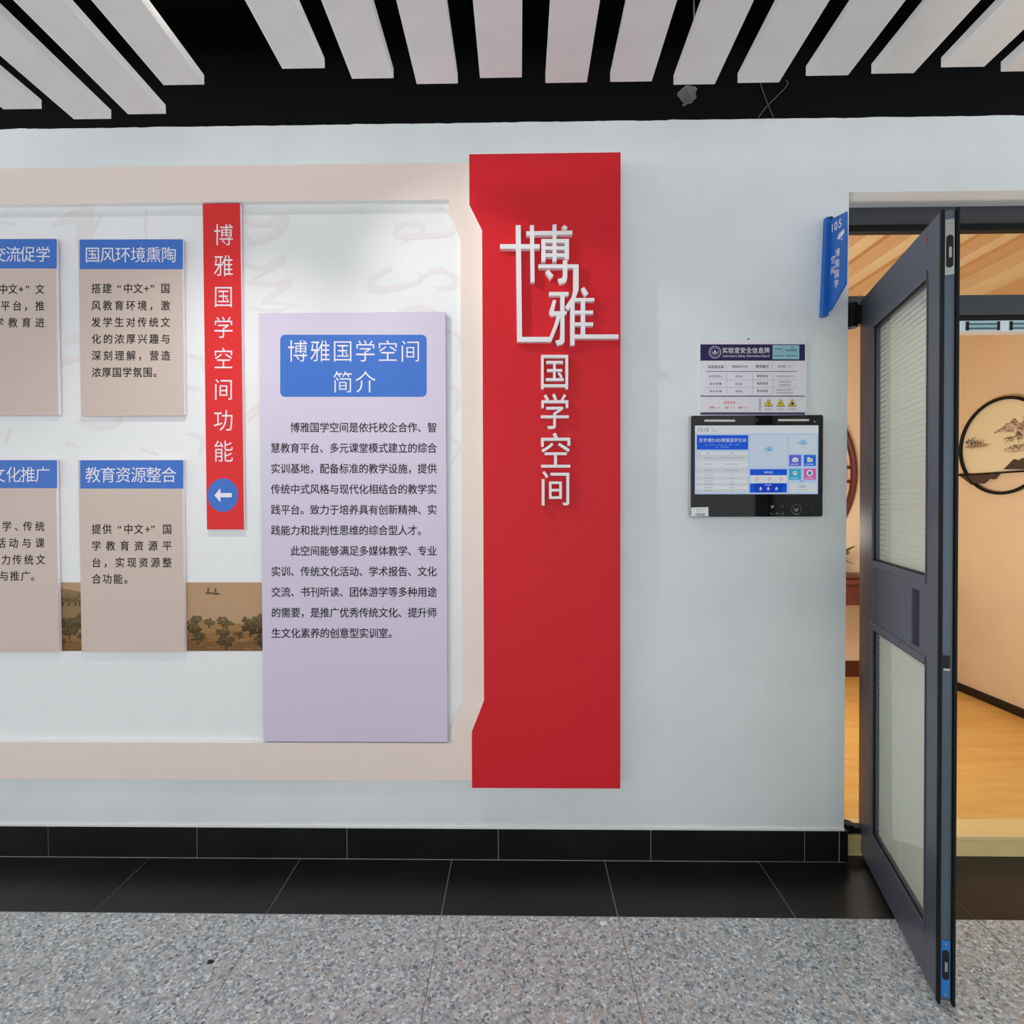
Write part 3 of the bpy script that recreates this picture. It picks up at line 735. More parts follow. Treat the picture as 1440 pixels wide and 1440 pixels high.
for cx in (897, 1040, 1178):
    f.poly([(cx, 728), (cx+50, 818), (cx-50, 818)], (70, 62, 30), 2); f.poly([(cx, 738), (cx+42, 812), (cx-42, 812)], (236, 190, 40), 3)
    grk(cx-44, cx+42, 850, 22, (158, 156, 162), 4)
f.char('!', 897, 786, 60, 56, (50, 40, 20), 4, .02); f.poly([(1046, 756), (1028, 788), (1039, 788), (1034, 808), (1052, 778), (1041, 778)], (50, 40, 20), 4)
f.poly([(1178, 758), (1198, 786), (1188, 804), (1168, 804), (1160, 786), (1170, 778)], (50, 40, 20), 4)
f.box2(84, 888, 1328, 916, (72, 66, 104), 2)
io = ib.merge(f).build('information_board', fix=False)
tag(io, 'acrylic information board with purple heading, fixed above the black terminal', 'notice board')
b = MB(); nx, ny = C2(651, 17); p = P(nx, ny, Y0); b.cyl(p, p-Vector((0, .008, 0)), .0022, M_dark, 10); tag(b.build('nail'), 'small dark nail above the acrylic information board', 'nail')

C1 = lambda x, y: (960+x*220/1173, 470+y*220/1173)
YT = Y0-.030
to = empty('touch_terminal', P(1063, 727, Y0)); tag(to, 'black wall-mounted touch terminal with a lit blue and white screen', 'terminal')
x0, y0 = C1(60, 606); x1, y1 = C1(1053, 1370)
M_bezel = mat('terminal_glass', (.006, .006, .007, 1), .06, spec=.35)
M_shell = mat('terminal_shell', col(176, 176, 180), .4, metal=.4)
X0, X1, Z0, Z1 = rect(x0, y0, x1, y1, YT)
b = MB(); b.prism([(X0, YT+.003, Z0), (X1, YT+.003, Z0), (X1, YT+.003, Z1), (X0, YT+.003, Z1)], (0, Y0-YT-.003, 0), M_shell); b.build('shell', to, bevel=.003)
def rr(X0, X1, Z0, Z1, r):
    pts = []
    for cx, cz, a in ((X1-r, Z0+r, -90), (X1-r, Z1-r, 0), (X0+r, Z1-r, 90), (X0+r, Z0+r, 180)):
        for k in range(6): t_ = math.radians(a+18*k); pts.append((cx+r*math.cos(t_), cz+r*math.sin(t_)))
    return pts
b = MB(); b.prism([(x, YT, z) for x, z in rr(X0+.001, X1-.001, Z0+.001, Z1-.001, .008)], (0, .0029, 0), M_bezel); bez = b.build('glass_front', to)
ms = onY(YT, .0002)
E1 = .62
f = Flat(lambda x, y, l: ms(*C1(x, y), l), E1); f.poly([(92, 685), (1018, 683), (1014, 1199), (91, 1200)], (198, 222, 255), 1); 
BL = (20, 94, 232); W_ = (238, 244, 252); GY = (150, 158, 172)
f.poly([(92, 685), (1018, 683), (1018, 742), (92, 744)], (236, 240, 244), 2)
f.at([('1', 120), ('5', 142), (':', 158), ('1', 168), ('0', 187)], 714, 36, 40, (70, 76, 84), 3)
f.box2(106, 757, 491, 865, BL, 3)
f.line('至学楼', 137, 201, 795, 30, 32, W_, 4, .002); f.latin('D105', 216, 288, 795, 34, W_, 4, .002); f.line('博雅国学空间', 304, 462, 795, 30, 32, W_, 4, .002)
def gk(x0, x1, y, h, c, n, l=4):
    for k in range(n):
        a = x0+(x1-x0)*k/n; wd = (x1-x0)/n*.72
        f.box2(a, y-h*.4, a+wd, y-h*.2, c, l); f.box2(a, y+h*.15, a+wd, y+h*.35, c, l); f.box2(a+wd*.4, y-h*.5, a+wd*.65, y+h*.5, c, l+.3)
LB = (150, 190, 250)
gk(218, 240, 708, 10, GY, 2); gk(216, 270, 723, 9, GY, 7); gk(170, 188, 829, 9, LB, 2); gk(202, 248, 829, 9, LB, 4); gk(262, 306, 829, 9, LB, 4); gk(318, 332, 829, 9, LB, 1); gk(345, 376, 829, 9, LB, 3); gk(396, 428, 829, 9, LB, 3); gk(246, 268, 846, 9, LB, 2); gk(284, 348, 846, 9, LB, 8)
f.box2(106, 880, 491, 1186, (236, 241, 248), 2.5)
gk(112, 134, 892, 9, (120, 126, 140), 2); gk(180, 204, 891, 9, (120, 126, 140), 2); gk(356, 380, 891, 9, (100, 106, 120), 2)
for a, b_ in ((903, 950), (997, 1044), (1068, 1091), (1115, 1138), (1162, 1185)): f.box2(106, a, 491, b_, (222, 227, 234), 3)
for y in (927, 974, 1021): gk(158, 228, y, 9, GY, 9); gk(278 if y == 927 else 318, 456 if y == 927 else 414, y, 9, GY, 16 if y == 927 else 9)
for y in (1056, 1079, 1103, 1126, 1150, 1174): gk(160, 228, y, 8, GY, 9); gk(356, 380, y, 8, GY, 2); gk(116, 128, y, 8, GY, 1)
for y in (915, 939, 963, 986, 1010, 1034): gk(116, 128, y, 8, GY, 1)
f.box2(507, 757, 784, 996, (214, 230, 248), 2.5); f.box2(800, 757, 1002, 892, (218, 232, 244), 2.5)
for cx, cy in ((644, 864), (898, 814)):
    f.disc(cx, cy, 40, 16, (176, 218, 248), 3, 24); f.disc(cx+8, cy-6, 22, 18, (150, 206, 246), 3.3, 24); f.poly([(cx-6, cy+12), (cx+2, cy-8), (cx+10, cy+12)], (110, 180, 236), 3.6); f.box2(cx-42, cy+16, cx+42, cy+18, (176, 214, 244), 3)
    gk(cx-22, cx+22, cy+36, 9, (186, 192, 208), 4)
f.box2(505, 1012, 782, 1057, BL, 3); f.line('紧急电话', 618, 668, 1035, 17, 19, W_, 4, .002)
f.box2(507, 1058, 782, 1114, (238, 242, 248), 2.6)
for tx, cx in (('110', 556), ('119', 648), ('120', 738)): f.latin(tx, cx-16, cx+16, 1084, 26, (240, 120, 120), 3.5); gk(cx-8, cx+8, 1101, 7, GY, 2)
f.poly([(503, 1120), (782, 1117), (780, 1186), (503, 1188)], BL, 3); f.poly([(530, 1119), (760, 1117), (740, 1186), (550, 1188)], (12, 70, 214), 3.3); gk(616, 666, 1131, 9, W_, 5)
for cx in (585, 642, 704): f.poly([(cx, 1142), (cx+11, 1163), (cx-11, 1163)], (232, 238, 236), 4); gk(cx-10, cx+10, 1169, 7, W_, 3)
for x, y, c in ((798, 905, (104, 112, 230)), (908, 905, (32, 118, 240)), (797, 1009, (48, 188, 232)), (908, 1008, (230, 100, 190))):
    f.rbox(x, y, x+91, y+83, 4, c, 3); gk(x+14, x+74, y+70, 10, W_, 5)
f.box2(822, 931, 866, 957, W_, 4); f.disc(844, 932, 14, 9, W_, 4, 20); f.disc(844, 944, 8, 8, (190, 200, 226), 4.4, 20)
f.poly([(934, 922), (950, 920), (956, 930), (974, 930), (974, 958), (934, 958)], (240, 232, 222), 4); f.box2(946, 940, 966, 950, (238, 196, 160), 4.4)
f.disc(843, 1041, 17, 18, (236, 232, 226), 4, 24); f.disc(843, 1038, 11, 10, (238, 190, 150), 4.4, 20)
f.disc(953, 1041, 24, 24, W_, 4, 30); f.disc(953, 1041, 14, 14, (60, 160, 176), 4.4, 24)
f.box2(880, 1099, 910, 1103, (90, 130, 200), 4)
f.box2(800, 1115, 1006, 1186, (226, 236, 240), 2.5); f.disc(898, 1142, 28, 12, (190, 214, 236), 3, 20); gk(852, 944, 1168, 8, (176, 184, 200), 8)
tag(f.build('screen', bez), 'lit blue and white screen')
f = Flat(lambda x, y, l: ms(*C1(x, y), l)); CS = (196, 192, 184)
f.rbox(163, 640, 394, 656, 6, CS, 1); f.build('speaker_slot', bez)
f = Flat(lambda x, y, l: ms(*C1(x, y), l)); f.rbox(714, 636, 949, 652, 6, CS, 1); f.build('speaker_slot', bez)
f = Flat(lambda x, y, l: ms(*C1(x, y), l)); f.disc(555, 641, 16, 16, (26, 26, 30), 1, 24); f.disc(555, 641, 8, 8, (48, 48, 58), 2, 20); f.build('camera_lens', bez)
f = Flat(lambda x, y, l: ms(*C1(x, y), l)); K = (112, 114, 120)
for sx, sy, xx, yy in ((1, 1, 661, 1284), (-1, 1, 755, 1284), (1, -1, 661, 1350), (-1, -1, 755, 1350)):
    f.box2(min(xx, xx+sx*20), min(yy, yy+sy*3), max(xx, xx+sx*20), max(yy, yy+sy*3), K, 1); f.box2(min(xx, xx+sx*3), min(yy, yy+sy*18), max(xx, xx+sx*3), max(yy, yy+sy*18), K, 1)
f.poly([(664, 1288), (690, 1288), (668, 1308)], (150, 150, 152), 1.2); f.box2(700, 1340, 716, 1348, K, 1); f.build('scan_marking', bez)
f = Flat(lambda x, y, l: ms(*C1(x, y), l))
for k in range(14): f.ringd(852, 1314, 38, 4, K, 1, 3, k*360/14, k*360/14+16)
f.poly([(836, 1304), (850, 1312), (866, 1300), (872, 1314), (852, 1334), (836, 1322)], K, 1); f.box2(836, 1346, 870, 1352, K, 1); f.build('touch_marking', bez)
f = Flat(lambda x, y, l: ms(*C1(x, y), l)); f.disc(979, 1316, 4, 4, K, 1, 12); f.build('status_dot', bez)
f = Flat(lambda x, y, l: ms(*C1(x, y), l))
f.poly([(984, 650), (996, 655), (984, 660)], (220, 220, 222), 1)
f.build('indicator_marking', bez)
f = Flat(lambda x, y, l: ms(*C1(x, y), l)); f.poly([(63, 1299), (192, 1296), (193, 1365), (64, 1367)], (226, 226, 224), 1)
for y in (1306, 1316, 1327): gk(100 if y > 1310 else 104, 172 - (y-1306), y, 6, (160, 160, 160), 6, 2)
for k in range(22): f.box2(96+k*3.4, 1344, 96+k*3.4+rnd.choice((1, 1.6, 2.4)), 1360, (60, 60, 60), 2)
tag(f.build('barcode_sticker', bez), 'white sticker with a barcode')

# ================================================================== BLUE FLAG SIGN BESIDE THE DOORWAY
C3 = lambda x, y: (1140+x*220/1440, 260+y*220/1440)
so = empty('room_sign', P(1161, 444, Y0)); tag(so, 'blue hanging room sign numbered 105 sticking out beside the doorway', 'sign')
YS = Y0-.022
def ps(x, y): return P(*C3(x, y), YS)
b = MB(); b.prism([ps(108, 1205), ps(168, 1203), ps(214, 290), ps(148, 290)], (0, .022, 0), M_sign); b.build('mounting_post', so, bevel=.002)
b = MB(); c_ = ps(186, 303); b.cyl(c_+Vector((0, .004, 0)), c_-Vector((0, .004, 0)), .0045, M_dark, 14); b.build('screw', so)
YS -= .001; pA, pB = ps(184, 300), ps(158, 1175); YS += .001
# plate stands square to the wall, leaning like its post
nrm = Vector((1, 0, 0)); e1 = Vector((0, -1, 0)); e2 = (pB-pA).normalized(); nS = e1.cross(e2).normalized()
if nS.x > 0: nS = -nS
def pq(x, y, l=0):
    d_ = ray(*C3(x, y)); return EYE + d_*((pA-EYE).dot(nS)/d_.dot(nS)) + nS*(.0003*l)
outl = [(190, 318), (214, 303), (326, 246), (328, 522), (320, 910), (186, 1145), (158, 1172)]
b = MB(); b.prism([pq(*a) for a in outl], -nS*.006, M_sign)
WS = M_txtwhite; pl_ = b
f = Flat(lambda x, y, l: pq(x, y-(x-235)*.62, l)); f.at([('1', 200), ('0', 232), ('5', 272)], 372, 62, 108, WS, 1, .012); pl_.merge(f)
f = Flat(pq); f.poly([(245, 500), (262, 450), (308, 404), (310, 440), (296, 462), (262, 500)], WS, 1); f.poly([(274, 505), (300, 482), (298, 490), (284, 510)], WS, 1); pl_.merge(f)
f = Flat(lambda x, y, l: pq(x, y-(x-245)*.5, l))
for ch, y in zip('博雅国学', (625, 720, 815, 905)): f.char(ch, 248-(y-625)*.04, y, 44, 80, WS, 1, .01)
for ch, y in zip('空间', (668, 765)): f.char(ch, 206-(y-668)*.04, y, 40, 76, WS, 1, .01)
pl_.merge(f).build('plate', so, fix=False)

# ================================================================== OPEN DOOR LEAF
HL = Vector((1.364, .05, .016)); FL = Vector((1.1675, -.578, .016)); LEAN = .0055   # the leaf hangs slightly out of plumb
U = (FL-HL); DL = U.length; U.normalize(); N = Vector((U.y*-1, U.x, 0)); N.normalize()
if N.x < 0: N = -N
DT = .040; DTOP = 2.204
N3 = N + Vector((0, 0, LEAN*N.x)); U3 = U + Vector((0, 0, LEAN*U.x))
def D(s, t_, z): return Vector((HL.x-LEAN*z, HL.y, 0)) + U*s + N*t_ + Vector((0, 0, z))
def dpx(x, y):
    p = Pplane(x, y, D(0, 0, 0), N3); return ((p-D(0, 0, p.z)).dot(U), p.z)
def dbox(mb, s0, s1, t0, t1, z0, z1, m): return mb.hexa([D(s0,t0,z0), D(s1,t0,z0), D(s1,t1,z0), D(s0,t1,z0), D(s0,t0,z1), D(s1,t0,z1), D(s1,t1,z1), D(s0,t1,z1)], m)
door = empty('door_1', HL); tag(door, 'open dark grey glazed door leaf with blinds inside its panes', 'door', kind='structure')
sa = (dpx(1228, 462)[0]+dpx(1227, 1000)[0])/2; sb = (dpx(1302.5, 391)[0]+dpx(1302, 1000)[0])/2
avg = lambda *v: sum(v)/len(v)
zu1 = avg(dpx(1302.5, 391)[1], dpx(1228, 462)[1]); zu0 = avg(dpx(1228, 789)[1], dpx(1302, 808.6)[1])
zl1 = avg(dpx(1227, 886)[1], dpx(1302, 935)[1]); zl0 = avg(dpx(1225, 1170)[1], dpx(1300, 1301)[1])
print('door', DL, sa, sb, zu1, zu0, zl1, zl0)
b = MB(); dbox(b, 0, sa, 0, DT, HL.z, DTOP, M_door); b.build('hinge_stile', door, bevel=.0005)
b = MB(); dbox(b, sb, DL-.004, 0, DT, HL.z, DTOP, M_door); b.build('lock_stile', door, bevel=.0005)
b = MB(); dbox(b, sa, sb, 0, DT, zu1, DTOP, M_door); b.build('top_rail', door)
b = MB(); dbox(b, sa, sb, 0, DT, HL.z, zl0, M_door); b.build('bottom_rail', door)
s1_, s2_ = dpx(1282, 865)[0], dpx(1293, 868)[0]
zs1, zs0 = dpx(1288, 829)[1], dpx(1288, 908)[1]
b = MB()
dbox(b, sa, s1_, .004, DT, zl1, zu0, M_door); dbox(b, s2_, sb, .0, DT, zl1, zu0, M_door)
dbox(b, s1_, s2_, .0, DT, zs1, zu0, M_door); dbox(b, s1_, s2_, .0, DT, zl1, zs0, M_door); dbox(b, s1_, s2_, .016, DT, zs0, zs1, M_door)
dbox(b, sa, s1_, 0, .004, zu0-.028, zu0, M_door); dbox(b, sa, s1_, 0, .004, zl1, zl1+.028, M_door); dbox(b, s1_-.05, s1_, 0, .004, zl1+.028, zu0-.028, M_door)
b.build('middle_rail', door, bevel=.0008)
def pane(z0, z1, n):
    g_ = MB(); dbox(g_, sa, sb, .008, .012, z0, z1, M_glass); dbox(g_, sa, sb, .031, .035, z0, z1, M_glass); go = g_.build('glass_pane', door)
    bl = MB(); pitch = (z1-z0-.006)/n; tilt = math.radians(85)
    for k in range(n):
        zc = z0+.003+pitch*(k+.5); h_ = pitch*.452
        dz, dt = h_*math.sin(tilt), h_*math.cos(tilt)
        p = [D(sa+.004, .021-dt, zc-dz), D(sb-.002, .021-dt, zc-dz), D(sb-.002, .021+dt, zc+dz), D(sa+.004, .021+dt, zc+dz)]
        bl.prism(p, N*.0006, M_blind)
    bl.build('blind', door)
    bd = MB(); w_ = .010
    for a in ((sa-.001, sa+.004, z0, z1), (sb-.003, sb+.001, z0, z1), (sa, sb, z0-.001, z0+.004), (sa, sb, z1-.004, z1+.001)): dbox(bd, a[0], a[1], .003, .0079, a[2], a[3], M_rubber)
    bd.build('glazing_seal', door)
    rm = MB()
    for a in ((sa-.024, sa-.002, z0-.024, z1+.024), (sb+.002, sb+.006, z0, z1), (sa-.002, sb+.002, z1+.002, z1+.024), (sa-.002, sb+.002, z0-.024, z0-.002)): dbox(rm, a[0], a[1], -.003, -.0002, a[2], a[3], M_door)
    rm.build('glazing_bead', door, bevel=.001)
pane(zu0, zu1, 46); pane(zl0, zl1, 36)
for t0 in (-.001, DT-.007):
    b = MB(); dbox(b, DL-.004, DL+.010, t0, t0+.008, HL.z-.008, DTOP+.003, M_rubber); b.build('edge_gasket', door, bevel=.003)
b = MB(); dbox(b, DL-.004, DL+.001, .008, DT-.008, HL.z, DTOP, M_channel); ch = b.build('edge_channel', door)
# top lock plate, small latch, blue bottom plate on the free edge
def edge_px(y): 
    return Pplane(1334, y, D(DL, DT/2, 0), U3).z
def plate(name, z0, z1, m, slot, lab):
    t0, t1 = .0095, DT-.0095
    b = MB(); dbox(b, DL+.001, DL+.003, t0, t1, z0, z1, m)
    for zz in (z0+.010, z1-.010): b.cyl(D(DL+.003, DT/2, zz), D(DL+.0042, DT/2, zz), .003, M_steel, 12)
    o_ = b.build(name, door); tag(o_, lab)
    c2 = MB(); zc0, zc1 = slot
    pts = []
    for k in range(9): a = math.pi*k/8; pts.append(D(DL+.0034, DT/2+.0082*math.cos(a), zc1-.0082+.0082*math.sin(a)))
    for k in range(9): a = math.pi+math.pi*k/8; pts.append(D(DL+.0034, DT/2+.0082*math.cos(a), zc0+.0082+.0082*math.sin(a)))
    c2.prism(pts, -U*.0006, M_dark); c2.build('slot', o_)
    c3 = MB(); dbox(c3, DL+.0034, DL+.006, DT/2-.003, DT/2+.0035, zc0+(zc1-zc0)*.3, zc0+(zc1-zc0)*.62, M_steel); c3.build('bolt', o_)
z_t1, z_t0 = edge_px(309), edge_px(387)
plate('lock_plate', z_t0, z_t1, M_steel, (edge_px(377), edge_px(331)), 'steel lock plate near the top of the door edge')
plate('lower_lock_plate', edge_px(1403), edge_px(1322), M_bluepl, (edge_px(1378), edge_px(1336)), 'blue lock plate near the bottom of the door edge')
b = MB(); dbox(b, DL+.001, DL+.003, .011, .026, edge_px(940), edge_px(922), M_dark); dbox(b, DL+.001, DL+.0035, .011, .026, edge_px(943), edge_px(940), M_steel); b.build('latch_hole', door)
b = MB(); sp0, zp0 = dpx(1301.5, 337); c_ = D(sp0, -.0012, zp0); b.cyl(c_, c_+N*.0016, .0075, mat('copper', col(160, 84, 50), .5), 18); tag(b.build('plug', door), 'small round copper plug')
b = MB(); dbox(b, DL-.045, DL-.02, DT, DT+.012, edge_px(335), edge_px(318), M_steel); b.build('closer_stud', door)
# pivot hinges
for z0 in (2.10, .060):
    b = MB()
    c_ = Vector((1.318, .050, 0)); hz = .095 if z0 > 1 else .06
    b.cyl(c_+Vector((0, 0, z0)), c_+Vector((0, 0, z0+hz)), .021, M_rubber, 20)
    b.hexa([(1.2735, .060, z0+.01), (1.318, .040, z0+.01), (1.318, .075, z0+.01), (1.2735, .098, z0+.01), (1.2735, .060, z0+hz-.01), (1.318, .040, z0+hz-.01), (1.318, .075, z0+hz-.01), (1.2735, .098, z0+hz-.01)], M_rubber)
    b.hexa([(1.318, .035, z0+.01), (1.385, .028, z0+.01), (1.385, .062, z0+.01), (1.318, .068, z0+.01), (1.318, .035, z0+hz-.01), (1.385, .028, z0+hz-.01), (1.385, .062, z0+hz-.01), (1.318, .068, z0+hz-.01)], M_rubber)
    b.build('pivot_hinge', door)

# magnetic lock under the transom bar
mg = MB(); mx0 = P(1349, 450, FY).x; z1_ = 2.143; z0_ = 2.100
mg.box((mx0-.02, FY+.004, z0_), (mx0+.52, FY+.05, z1_), mat('lock_alu', col(206, 212, 220), .35, metal=.4)); mo = mg.build('magnetic_lock'); tag(mo, 'silver magnetic lock bar hanging under the transom bar', 'lock')
for k in range(3):
    xx = mx0+.03+k*.175; mb = MB(); mb.box((xx, FY+.0025, z0_+.004), (xx+.135, FY+.0039, z1_-.003), mat('lock_window', col(142, 182, 190), .3))
    for a in (xx, xx+.124): mb.box((a, FY+.0015, z0_+.004), (a+.011, FY+.0038, z1_-.003), M_dark)
    for zz in (z0_+.010, z0_+.027): mb.box((xx, FY+.0015, zz), (xx+.135, FY+.0038, zz+.004), M_dark)
    mb.build('armature_window', mo)

# ================================================================== ROOM CONTENTS
# round window in the far wall
wn = empty('window_2', MOON+Vector((0, 0, -MR))); tag(wn, 'round lattice window with a rosewood ring in the far wall', 'window', kind='structure')
b = MB(); b.tube([(MOON.x+(MR+.01)*math.cos(2*math.pi*i/72), RY-.03, MOON.z+(MR+.01)*math.sin(2*math.pi*i/72)) for i in range(72)], .024, M_rosewood, 10, True); b.build('ring', wn, smooth=True)
b = MB()
for z in (-.36, -.062, .045, .36):
    h = math.sqrt(MR*MR-z*z); b.box((MOON.x-h, RY-.02, MOON.z+z-.010), (MOON.x+h, RY+.02, MOON.z+z+.010), M_rosewood)
for x in (-.40, -.15, .15):
    h = math.sqrt(MR*MR-x*x); b.box((MOON.x+x-.010, RY-.021, MOON.z-h), (MOON.x+x+.010, RY+.019, MOON.z+h), M_rosewood)
b.build('lattice', wn)
Mp = bpy.data.materials.new('moon_pane'); Mp.use_nodes = True; nt = Mp.node_tree; nt.nodes.clear()
o_ = nt.nodes.new('ShaderNodeOutputMaterial'); mx = nt.nodes.new('ShaderNodeMixShader'); mx.inputs[0].default_value = .3
t1 = nt.nodes.new('ShaderNodeBsdfTranslucent'); t1.inputs[0].default_value = (.9, .62, .58, 1); t2 = nt.nodes.new('ShaderNodeBsdfTransparent'); t2.inputs[0].default_value = (.8, .72, .7, 1)
nt.links.new(t1.outputs[0], mx.inputs[1]); nt.links.new(t2.outputs[0], mx.inputs[2]); nt.links.new(mx.outputs[0], o_.inputs[0])
b = MB(); b.prism([(MOON.x+MR*math.cos(2*math.pi*i/64), RY+.03, MOON.z+MR*math.sin(2*math.pi*i/64)) for i in range(64)], (0, .006, 0), Mp); b.build('pane', wn)
# shrub outside the round window
r_ = random.Random(11); sh = MB()
for k in range(420):
    c_ = Vector((r_.uniform(.9, 2.7), RY+r_.uniform(.7, 1.2), r_.uniform(.5, 1.85))); a = r_.uniform(0, 6.28); q_ = r_.uniform(.05, .1)
    d1 = Vector((math.cos(a), r_.uniform(-.6, .6), math.sin(a))).normalized(); d2 = d1.cross(Vector((r_.uniform(-1, 1), 1, r_.uniform(-1, 1)))).normalized()
    sh.add([c_-d1*q_, c_+d2*q_*.35, c_+d1*q_, c_-d2*q_*.35], [(0, 1, 2, 3)], M_leaf)
for x in (1.3, 1.8, 2.3): sh.tube([(x, RY+.95, 0), (x+.05, RY+.95, .8), (x-.02, RY+.95, 1.7)], [.02, .016, .008], M_rosewood, 8)
tag(sh.build('shrub', origin=(1.8, RY+.95, 0), fix=False), 'green shrub outside the round window', 'shrub')

# console table against the far wall
tb = empty('console_table', (2.18, 1.66, RZ)); tag(tb, 'rosewood console table under the round window', 'table')
TX0, TX1, TY0, TY1, TT = 1.45, 2.78, 1.48, 1.88, .88
b = MB(); b.box((TX0, TY0, TT-.03), (TX1, TY1, TT), M_rosewood); b.build('tabletop', tb, bevel=.004)
b = MB(); b.box((TX0+.05, TY0+.03, TT-.175), (TX1-.05, TY0+.05, TT-.03), M_rosewood); b.box((TX0+.05, TY1-.05, TT-.175), (TX1-.05, TY1-.03, TT-.03), M_rosewood); b.build('apron', tb)
for x in (TX0+.05, TX1-.09):
    for y in (TY0+.03, TY1-.07):
        b = MB(); b.box((x, y, RZ), (x+.04, y+.04, TT-.03), M_rosewood); b.build('leg', tb)
# plant on the table and a wood-root ornament
pl = empty('potted_plant', (2.26, 1.70, TT)); tag(pl, 'small leafy potted plant standing on the rosewood console table', 'plant')
b = MB(); b.tube([(2.26, 1.70, TT), (2.26, 1.70, TT+.06), (2.26, 1.70, TT+.10)], [.045, .06, .065], mat('pot', col(200, 190, 175), .4), 20); b.build('pot', pl, smooth=True)
b = MB(); rp = random.Random(5)
for k in range(18):
    a = rp.uniform(0, 6.28); el = rp.uniform(.5, 1.3); L = rp.uniform(.14, .24)
    if k < 2: a, el, L = (-.05, .35)[k], (.95, .8)[k], (.28, .25)[k]; c0 = Vector((2.26, 1.70, TT+.09))
    dr = Vector((math.cos(a)*math.cos(el), math.sin(a)*math.cos(el), math.sin(el))); sd = dr.cross(Vector((0, 0, 1))).normalized()
    pts = [c0+dr*L*t_ + Vector((0, 0, -.10*t_*t_)) for t_ in (0, .3, .6, .85, 1)]; ws = (.003, .022, .028, .014, .001)
    for i in range(4): b.add([pts[i]-sd*ws[i], pts[i]+sd*ws[i], pts[i+1]+sd*ws[i+1], pts[i+1]-sd*ws[i+1]], [(0, 1, 2, 3)], M_leaf)
b.build('leaves', pl)
b = MB(); b.blob((2.33, 1.56, TT+.011), .05, M_rosewood, 3, .5, 8, (1.6, .8, .26)); tag(b.build('wood_ornament', smooth=True), 'low carved wood ornament lying on the console table edge', 'ornament')

# round ink picture on the right wall
PXW = RX-.001
ctr = PXp(1408.5, 627, RX-.02); CRr = .302
ao = empty('wall_picture', (RX-.01, ctr.y, ctr.z-CRr)); tag(ao, 'round black framed ink landscape picture on the peach side wall', 'picture')
b = MB(); b.tube([(RX-.022, ctr.y+CRr*math.cos(2*math.pi*i/72), ctr.z+CRr*math.sin(2*math.pi*i/72)) for i in range(72)], .0105, M_rubber, 10, True); b.build('ring_frame', ao, smooth=True)
barz = PXp(1400, 665, RX-.02).z
def mq(x, y, l=0): return PXp(x, y, RX-.012-.0008*l)
b = MB(); pts = []
a0 = math.asin((barz-ctr.z)/CRr)
for i in range(49):
    a = a0+(math.pi-2*a0)*i/48; pts.append((RX-.012, ctr.y+CRr*math.cos(a), ctr.z+CRr*math.sin(a)))
b.prism(pts, (.008, 0, 0), M_cream); b.build('picture_ground', ao)
f = Flat(mq); ri = random.Random(21)
INK = [(150, 138, 126), (118, 108, 106), (88, 80, 82), (60, 54, 58)]
def peak(x, y, w_, h, seed, dark=1):
    """an ink-wash peak: pale body, darker ridge lines and dots fading out downwards"""
    top = []
    for i in range(15):
        t = i/14; e = max(0, 1-abs(2*t-1-.15*math.sin(seed)))
        top.append((x-w_/2+w_*t, y-h*(e**.8)*(.82+.25*mnoise.noise(Vector((t*5, seed, 0))))))
    f.poly(top+[(x+w_/2, y), (x-w_/2, y)], (196, 178, 156), 1)
    for k in range(int(26*dark)):
        t = ri.uniform(.08, .92); px, py = top[int(t*14)]; f_ = ri.random()**1.6
        yy = py+(y-py)*f_*.8; L = ri.uniform(1.2, 4.2)*h/18
        f.stroke([(px-L*.5, yy+L*.5), (px, yy), (px+L*.6, yy+L*.7)], [.3, ri.uniform(.7, 1.5), .2], INK[min(3, int(ri.uniform(0, 4)*(1-.4*f_)))], 2, 2)
peak(1412, 608, 30, 13, 1.3); peak(1427, 604, 34, 19, 4.1, .8); peak(1440, 613, 28, 34, 7.7, 1.6); peak(1455, 611, 26, 24, 2.2)
for cx, cy in ((1415, 619), (1421, 617), (1433, 617)):
    for k in range(7): f.disc(cx+ri.uniform(-3, 3), cy+ri.uniform(-3, 3), ri.uniform(.6, 1.5), ri.uniform(.6, 1.3), INK[ri.randint(1, 3)], 2, 8)
    f.stroke([(cx, cy+2), (cx-.5, cy+6)], [.7, .5], INK[2], 2, 2)
peak(1424, 633, 26, 9, 3.3, .8); peak(1442, 632, 26, 12, 5.6)
f.stroke([(1410, 634), (1422, 635.5), (1440, 634)], [.4, 1.2, .4], INK[0], 2)
f.poly([(1356, 629.5), (1361, 626), (1372, 624), (1382, 625), (1391, 627), (1378, 629), (1366, 631)], (168, 146, 122), 1)
for x, h in ((1359.5, 5), (1362, 8), (1365, 6), (1367.5, 10), (1371, 7), (1374.5, 5), (1379, 4)):
    for k in range(4): f.disc(x+ri.uniform(-.8, .8), 625-h*ri.uniform(.1, .9), ri.uniform(.7, 1.2), ri.uniform(1, 1.8), INK[ri.randint(1, 3)], 2, 8)
    f.stroke([(x, 625-h), (x, 626)], [.3, .7], INK[3], 2, 2)
for k in range(9): x = ri.uniform(1360, 1384); f.stroke([(x, 628), (x+ri.uniform(3, 8), 627.5)], [.3, .8], INK[ri.randint(0, 2)], 2, 2)
f.build('ink_painting', ao)
b = MB(); b.box((RX-.03, ctr.y-CRr-.02, barz-.006), (RX-.012, ctr.y+CRr+.015, barz+.004), M_rubber); b.build('cross_bar', ao)
b = MB(); 
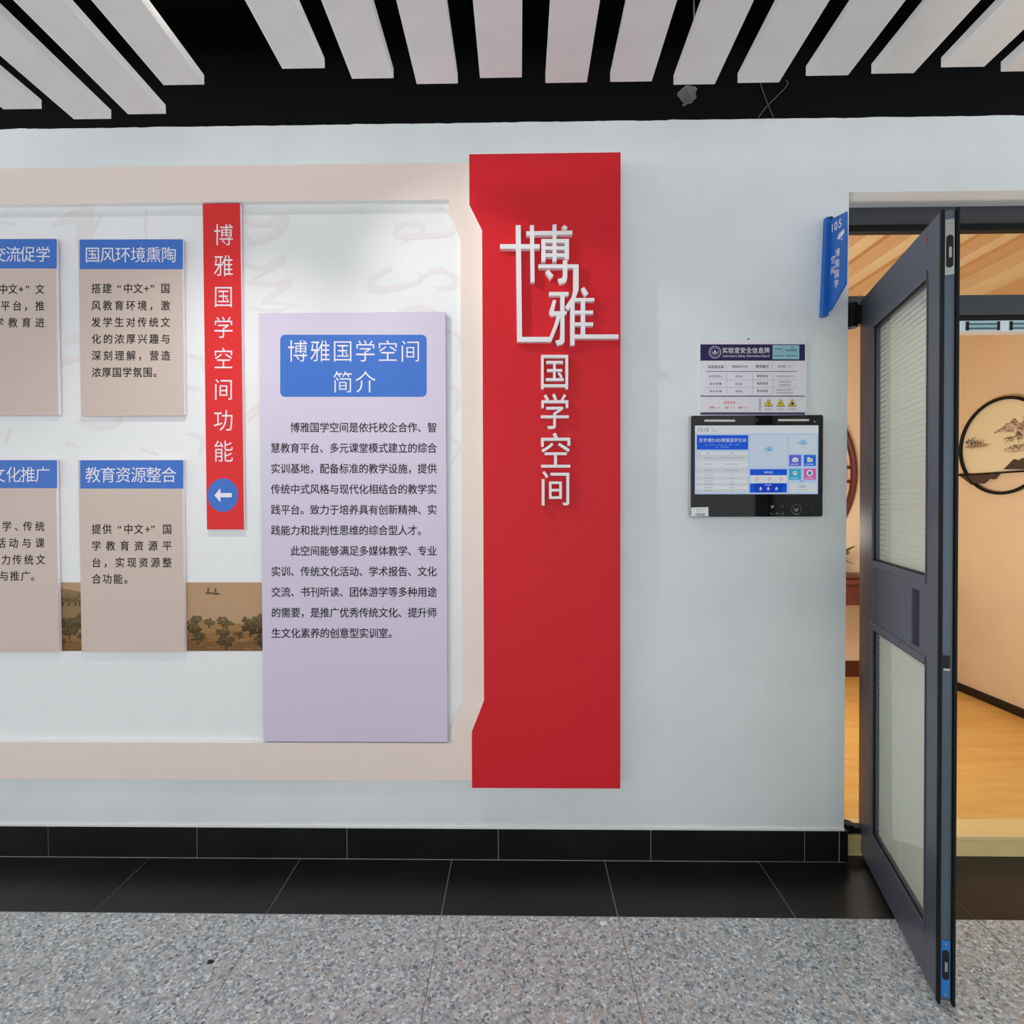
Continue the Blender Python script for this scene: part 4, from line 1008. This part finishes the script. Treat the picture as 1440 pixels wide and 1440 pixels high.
b.prism([mq(1349, 666), (mq(1362, 676)), mq(1370, 682), mq(1376, 679), mq(1384, 680), mq(1392, 673), mq(1400, 674), mq(1406, 666)], (-.018, 0, 0), mat('relief_brown', col(70, 56, 50), .7))
b.prism([mq(1415, 660), mq(1423, 652), mq(1429, 646), mq(1433, 649), mq(1442, 644), mq(1452, 650), mq(1466, 660)], (-.018, 0, 0), mat('relief_brown', col(70, 56, 50), .7)); b.build('mountain_relief', ao)

# ================================================================== SMALL THINGS
pc = P(967, 133, -.20)
wl = empty('hanging_wire', P(976, 119, -.20)+Vector((0, 0, .22))); tag(wl, 'loose wire ending in a grey clump, hanging below a slat end', 'wire')
b = MB(); b.tube([pc+Vector((.02, 0, .40)), pc+Vector((.022, 0, .2)), pc+Vector((.012, 0, .04)), pc], .0025, mat('wire_grey', col(90, 84, 80), .8), 8); b.build('wire', wl)
b = MB(); b.blob(pc, .024, mat('clump_grey', col(110, 104, 100), .95), 4, .5, 12, (1.2, .6, 1.1)); b.tube([pc+Vector((.012, 0, -.012)), pc+Vector((-.012, 0, -.036)), pc+Vector((-.018, 0, -.034))], [.006, .004, .002], mat('clump_grey', (.1, .1, .1, 1)), 8); b.build('clump', wl, smooth=True)
M_cab = mat('thin_cable', col(84, 80, 78), .8)
def cable(pxs, Y, lab, r=.0018):
    b = MB(); b.tube([P(x, y, Y) for x, y in pxs], r, M_cab, 8); tag(b.build('thin_cable', smooth=True), lab, 'cable')
cable([(1105, 112), (1108, 117), (1104, 124), (1090, 138), (1076, 152), (1066, 166)], -.015, 'thin grey cable curving down to the left on the black band')
cable([(1068, 112), (1072, 126), (1080, 148), (1088, 166)], -.009, 'thin grey cable sloping down to the right on the black band')
def chip(px, py, r, m, lab, cat, seed):
    p = PZ(px, py, 0); b = MB(); b.blob(p+Vector((0, 0, r*.16)), r, m, seed, .6, 6, (1, .7, .16)); tag(b.build(cat.replace(' ', '_')), lab, cat)
chip(296, 1353, .010, M_dark, 'small black scrap lying on the granite floor', 'scrap', 2)
chip(849, 1299, .013, mat('chip_white', col(236, 234, 230), .8), 'small white plaster chip on the granite beside the tile band', 'plaster chip', 6)
for o in bpy.data.objects:
    if '_o' in o: del o['_o']
